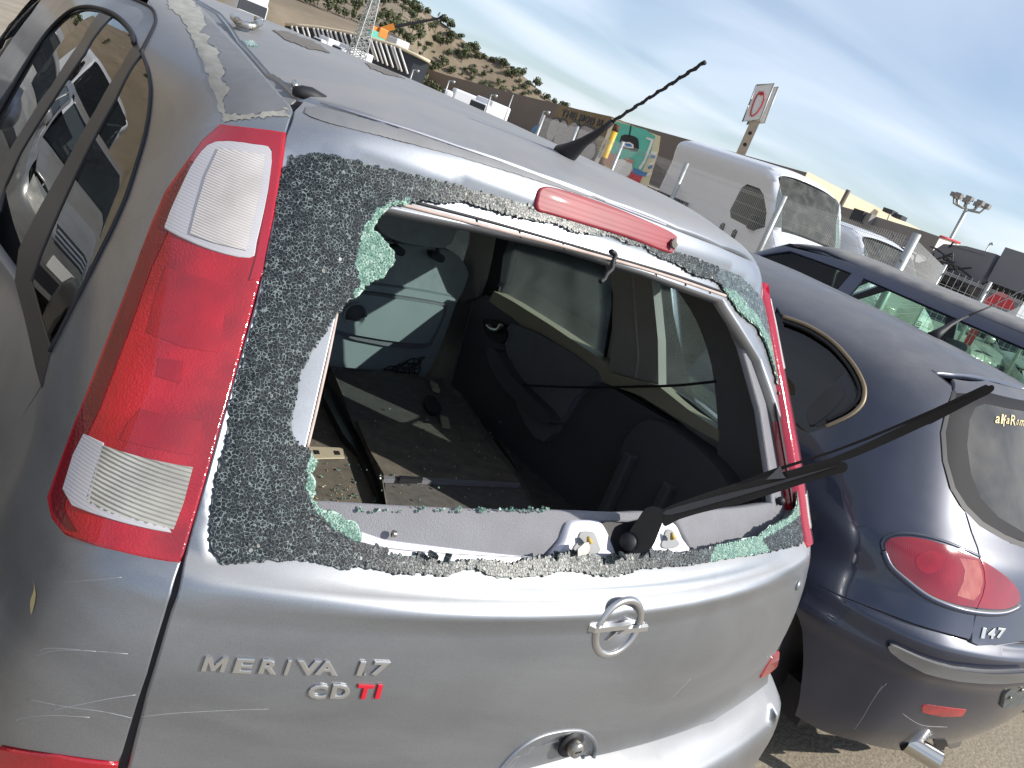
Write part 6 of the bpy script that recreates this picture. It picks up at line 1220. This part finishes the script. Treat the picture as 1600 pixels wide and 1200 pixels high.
for i in range(7): paint('graffiti_line', [(1018 - i*1.2, 236 + i*6), (1026 - i*1.5, 238 + i*5), (1024 - i*1.5, 243 + i*5), (1017 - i*1.2, 240 + i*6)], ['whitep', 'bluep', 'creamp'][i % 3], o=.05)
def gletter(ch, q, m, o=0):
    v, f = letter_mesh(ch, off=.02, bev=0, ext=.02); P = on_plane(map_quad(v, q), nS, cS + .01 + o); mesh('letter', P + nS * v[:, 2:3] * .01, f, M[m], tl)
x = 878
for ch in 'THE MOB M': 
    w = 3.5 if ch == ' ' else 8.2
    if ch != ' ': yb = 180 + (x - 878) * .27; gletter(ch, [(x - 3, yb + 1), (x + 4.5, yb + 2.5), (x + 8, yb - 8.5), (x + 1, yb - 9.5)], 'black')
    x += w
for q, h_ in (([(854, 213), (861, 190), (872, 187), (874, 198), (862, 220)], 0), ([(866, 222), (876, 192), (884, 190), (888, 200), (894, 192), (902, 196), (896, 226), (888, 238), (880, 232)], 0), ([(898, 236), (908, 200), (922, 200), (930, 208), (924, 222), (910, 222), (906, 242)], 0), ([(910, 236), (920, 226), (930, 226), (928, 244), (918, 250), (906, 246)], 0)):
    m_ = np.mean(q, 0); paint('graffiti_patch', [tuple(m_ + (np.array(p) - m_) * 1.22) for p in q], 'black', True, o=.0, sm=3); paint('graffiti_patch', q, 'greyp', True, o=.02, sm=3)
paint('graffiti_patch', [(832, 200), (842, 194), (847, 198), (840, 208), (830, 206)], 'bluep', True)
for i in range(4): paint('graffiti_line', [(938 + i*4, 236 - i*9), (943 + i*4, 234 - i*9), (933 + i*4, 256 - i*9), (928 + i*4, 254 - i*9)], ['whitep', 'bluep', 'creamp', 'whitep'][i], True)
yp = thing('yellow_post', 'yellow steel post with rusty ends before the teal graffiti', 'post'); a_, b_ = T_((964, 197), 36), T_((941, 254), 36); b_ = np.array([a_[0], a_[1], 0])
MB().tube([b_, a_], .13, 12).build('pole', M['yellowp'], yp, True); MB().tube([a_ - [0, 0, .22], a_ + [0, 0, .06]], .14, 12).build('rusty_cap', M['rust'], yp, True); z_ = T_((943, 250), 36)[2]; MB().tube([(a_[0], a_[1], z_ - .3), (a_[0], a_[1], z_ + .1)], .135, 12).build('rusty_band', M['rust'], yp, True)
# --- double-sided board on a concrete column with holes
sg = thing('board_sign', 'concrete column with holes carrying two white boards, red outline on the front', 'sign')
f0 = [T_(p, 38) for p in [(1182, 133), (1210, 130), (1188, 189), (1160, 190)]]; fd = np.cross(f0[1] - f0[0], f0[3] - f0[0]); fd /= np.linalg.norm(fd); fd = fd if fd @ (CP - f0[0]) < 0 else -fd
pt = T_((1180, 190), 38.1); cb = np.array([pt[0], pt[1], 0]); rt = (f0[1] - f0[0]) / np.linalg.norm(f0[1] - f0[0]); hx = np.array([rt[0], rt[1], 0]); hx /= np.linalg.norm(hx); hy = np.array([-hx[1], hx[0], 0]); hy = hy if hy @ (CP - cb) < 0 else -hy
w_ = .19; top_z = pt[2] + .5; prism('column', [cb - hx*w_ , cb + hx*w_, cb + hx*w_ + [0, 0, top_z], cb - hx*w_ + [0, 0, top_z]], hy * .35, M['concrete'], sg)
for px in ((1173, 208), (1165, 226), (1157, 244)): z_ = T_(px, 38)[2]; c_ = cb + [0, 0, z_] - hy*.005; MB().tube([c_, c_ - hy*.012], .075, 14).build('column_hole', M['rubber'], sg)
P0 = np.array([np.array([q[0], q[1], q[2]]) for q in f0]); P0[2] = P0[1] + (P0[3] - P0[0]); 
pl0 = prism('front_board', P0, -fd * -.08, M['whitewall'], sg); off_ = hx * .22 + fd * .5
prism('back_board', P0 + off_, fd * .08, M['whitewall'], sg)
for Q, nm in ((P0, 'board_frame'), (P0 + off_, 'board_frame')): tube(nm, np.concatenate([Q, Q[:1]]), .035, M['galv'], sg, 5)
nF = -fd; cF = nF @ P0[0] + .03
lp = catmull([(1186, 146), (1189, 148), (1194, 147), (1193, 158), (1186, 172), (1178, 180), (1173, 180), (1175, 168), (1181, 152)], 3); o_ = on_plane(lp, nF, cF); tube('red_outline', np.concatenate([o_, o_[:1]]), .028, M['redp'], sg, 5)
for a in range(3): o_ = on_plane([(1185 + a*3, 147), (1186 + a*3, 143), (1188 + a*3, 147)], nF, cF); tube('red_outline', o_, .025, M['redp'], sg, 4)
# --- wire fences
def fence(posts, H, label, dx=.05, dz=.2, r=.0026, pr=.03, skip=()):
    t = thing('wire_fence', label, 'fence', (posts[0][0], posts[0][1], 0)); wm = MB()
    for i, p in enumerate(posts):
        tube('post', [(p[0], p[1], 0), (p[0], p[1], H + .05)], pr, M['galv'], t, 8)
        for z in (H - .25, 1.0): tube('post_clamp', [(p[0] - .05, p[1], z), (p[0] + .05, p[1], z)], .02, M['galv'], t, 6)
    for a, b in zip(posts[:-1], posts[1:]):
        a = np.array([*a, 0.]); b = np.array([*b, 0.]); L = np.linalg.norm(b - a); n = int(L / dx); d = (b - a) / L
        for i in range(n): q = a + d * (i + .5) * L / n; wm.tube([q + [0, 0, .05], q + [0, 0, H]], r, 3, False)
        for z in np.arange(.1, H + .01, dz): wm.tube([a + [0, 0, z], b + [0, 0, z]], r * 1.2, 3, False)
        for z in (H - .06, H - .1, 1.2, 1.24): wm.tube([a + [0, 0, z], b + [0, 0, z]], r * 1.4, 3, False)
    o = wm.build('wire_mesh', M['wire'], t); tag(o, kind='stuff'); return t
P1, P2, P3 = T_((1072, 259), 17.6)[:2], T_((1225, 309), 14.2)[:2], T_((1431, 369), 9.9)[:2]
H1 = 1.98; dv = (P1 - P2)
fence([P1 + dv * 3, P1 + dv * 2, P1 + dv, P1, P2, P3], H1, 'galvanised mesh fence running past the parked white vans', r=.0018, dx=.06, pr=.045)
Q1, Q2 = T_((1475, 418), 17)[:2], T_((1547, 442), 17)[:2]; dq = Q2 - Q1
fence([P3 + (Q1 - P3) * .02, Q1, Q2, Q2 + dq * 1.2, Q2 + dq * 2.4, Q2 + dq * 3.6], 1.98, 'mesh fence before the scrap cars, right of the thick corner post', dx=.10, r=.0035, pr=.035)
# --- vans behind the fence
M['vanglass'] = glass_mat('van_glass', (.14, .19, .19), 1.5, extra=.07)
def look_px(t, px, d, rz): q = T_(px, d); return pose(t, q[0], q[1], rz)
v1 = make_vehicle('large white high-roof van behind the fence, its shaded side facing us', 'van', 'white', L=4.9, W=1.0, H=2.62, hood=1.30, van=True, name='parked_van', glass='vanglass')
look_px(v1, (1186, 330), 18.6, 168)
v2 = make_vehicle('lower white van with a greenish windscreen, right of the high-roof van', 'van', 'white', L=4.9, W=.95, H=2.15, hood=1.2, van=True, name='parked_van', glass='vanglass')
look_px(v2, (1312, 400), 20.0, 168)
M['vanscreen'] = glass_mat('pale_van_windscreen', (.45, .58, .54), 1.4, extra=.30)
for v_ in (v1, v2):
    for c_ in v_.children:
        if c_.name.startswith('windscreen'): c_.data.materials[0] = M['vanscreen']
# louvre strip, filler flaps and door line on the big van's side
n_ = np.array([math.cos(math.radians(168)), math.sin(math.radians(168)), 0]); vc = np.array(v1.location); 
sdir = n_ if n_ @ (CP - vc) > 0 else -n_
def van_pt(px): return on_plane([px], sdir, sdir @ vc + 1.012)[0]
for i in range(26):
    t = i / 25; a = (1013 + 62*t, 291 + 26*t); b = (a[0] - 1.5, a[1] + 4.5 + 1.5 * (i % 3 == 0)); p0, p1 = van_pt(a), van_pt(b); o = tube('side_lettering_stroke', [p0, p1], .022, M['rubber'], v1, 4)
for c_ in ((1127, 356), (1146, 366)):
    q = [van_pt((c_[0] + dx_, c_[1] + dy_)) for dx_, dy_ in ((3, -8), (5, -5), (1, 7), (-3, 9), (-5, 5), (-1, -6))]; prism('door_handle', q, -sdir * .02, M['rubber'], v1)
# --- truck with a grey box, red bonnet, scrap cars
q0, q1 = T_((1571, 386), 27), T_((1660, 405), 26); qb = T_((1546, 440), 27)
trk = thing('box_truck', 'truck with a large blue-grey cargo box at the right edge', 'truck', (q0[0], q0[1], 0)); h_ = q1 - q0; h_[2] = 0; bk = np.array([-h_[1], h_[0], 0]); bk /= np.linalg.norm(bk); bk = bk if bk @ (q0 - CP) > 0 else -bk
zb_ = T_((1548, 441), 27)[2]; bl_ = np.array([q0[0], q0[1], zb_])
prism('cargo_box', [bl_, bl_ + h_ * 1.6, bl_ + h_ * 1.6 + [0, 0, q0[2] - zb_], bl_ + [0, 0, q0[2] - zb_]], bk * 2.3, M['greybox'], trk)
for i in range(14): a = bl_ + h_ * (.04 + i * .11); prism('side_marker', [a, a + h_ * .05, a + h_ * .05 - [0, 0, .18], a - [0, 0, .18]], bk * .1, M['rubber'], trk)
e_ = -h_ / np.linalg.norm(h_); cz = T_((1540, 400), 27)[2]; pc = bl_ + e_ * .15; 
def cabp(l, z): return pc + e_ * l + [0, 0, z - zb_]
prism('cab', [cabp(0, .7), cabp(1.9, .7), cabp(2.0, zb_ + .25), cabp(1.75, zb_ + .55), cabp(1.0, cz + .1), cabp(0, cz + .15)], bk * 2.0, M['greybox'], trk)
prism('cab_window', [cabp(.25, zb_ + .62), cabp(1.35, zb_ + .58), cabp(.95, cz), cabp(.25, cz + .03)], -bk * .02, M['vanglass'], trk)
for l in (1.2, -2.0, -4.5): c_ = pc + e_ * l; c_ = np.array([c_[0], c_[1], .45]); MB().tube([c_ - bk * .02, c_ + bk * .3], .45, 16).build('wheel', M['tyre'], trk)
rd = thing('car_bonnet', 'loose red car bonnet leaning upright behind the fence', 'car part'); pr_ = [T_(p, 18.5) for p in catmull([(1541, 474), (1548, 464), (1558, 458), (1566, 457), (1574, 461), (1583, 468), (1584, 476), (1580, 484)], 3)]
zmin = 0; base = [np.array([p[0], p[1], p[2]]) for p in pr_]; prism('panel', base + [base[-1] * [1, 1, 0] + [0, 0, .05], base[0] * [1, 1, 0] + [0, 0, .05]], (np.array([.3, .2, 0])) * .3, M['redp'], rd)
M['scrapdark'] = mat('scorched_scrap_metal', (.06, .055, .055), rough=.7, noise=.5, scale=3, metal=.3)
M['greycar'] = car_paint('mid_grey_paint', (.20, .21, .22), metal=.6, rough=.35, dust_up=.7)
M['blackcar'] = car_paint('black_paint', (.02, .02, .022), metal=.2, rough=.3, dust_up=.7)
scr = make_vehicle('grey car in the scrap row behind the fence, nearest the corner post', 'car', 'greycar', L=4.1, W=.84, H=1.42, detail=False, name='scrap_car', group=None)
look_px(scr, (1452, 434), 21, 150)
rows = [((1495, 440), 23, 160, 'silver3', 'silver car in the scrap row, second from the corner post'), ((1535, 452), 22, 152, 'greycar', 'grey car in the scrap row before the box truck'), ((1430, 424), 25.5, 165, 'blackcar', 'black car in the scrap row, half hidden by the corner post'),
        ((1478, 428), 29, 158, 'blackcar', 'black car further back in the scrap row'), ((1515, 438), 30, 170, 'silver3', 'silver car at the back of the scrap row below the cream wall'), ((1590, 470), 22, 155, 'silver3', 'silver car behind the fence below the truck box')]
scars = [copy_tree(scr, lb, *T_(px, d)[:2], rz, (M['greycar'], M[m])) for px, d, rz, m, lb in rows]
scr['group'] = 'cars in the scrap row'
for s_ in scars: s_['group'] = 'cars in the scrap row'
# burnt, bent frames lying on the scrap row
for k, (px, d, lb) in enumerate([((1442, 420), 27, 'heap of bent dark scrap metal on the scrap cars, left one'), ((1475, 424), 27, 'heap of bent dark scrap metal on the scrap cars, right one')]):
    c_ = T_(px, d); t = thing('scrap_heap', lb, 'scrap metal', (c_[0], c_[1], 0)); mb = MB()
    for i in range(16):
        a = c_ + RNG.uniform(-1, 1, 3) * [1.0, 1.0, .2]; pts_ = [a]; 
        for j in range(3): pts_.append(pts_[-1] + RNG.uniform(-.5, .5, 3) * [1, 1, .7])
        mb.tube(pts_, .028, 5)
    for i in range(5): a = c_ + RNG.uniform(-.8, .8, 3) * [1, 1, .3] - [0, 0, .35]; mb.box(a - [.5, .4, .12], a + [.5, .4, .16], .05)
    o = mb.build('bent_metal', M['scrapdark'], t); o['kind'] = 'stuff'
box_ = thing('crate_stack', 'white wire crate standing among the scrap behind the corner post', 'crate'); q = T_((1415, 383), 30); 
for i in range(2): box('crate_panel', q + [-.8 + i * 1.0, -.4, -1.0], q + [.1 + i * 1.0, .4, -.1], M['whitewall'], box_)
# --- things seen left of the silver car
lf = copy_tree(scr, 'dark car seen past the left side of the smashed car', 1.6, 9.4, 168, (M['greycar'], M['blackcar'])); lf['group'] = 'cars parked ahead on the left'
lf2 = copy_tree(scr, 'grey car seen past the front of the smashed car', -1.2, 9.0, 172); lf2['group'] = 'cars parked ahead on the left'

dark_reflection_car = copy_tree(scr, 'black car out of view on the left, added to darken the flank reflections', -2.95, 2.0, 2, (M['greycar'], M['blackcar'])); dark_reflection_car['group'] = 'cars added out of view on the left'  # added car outside the view, gives the left flank something dark to reflect
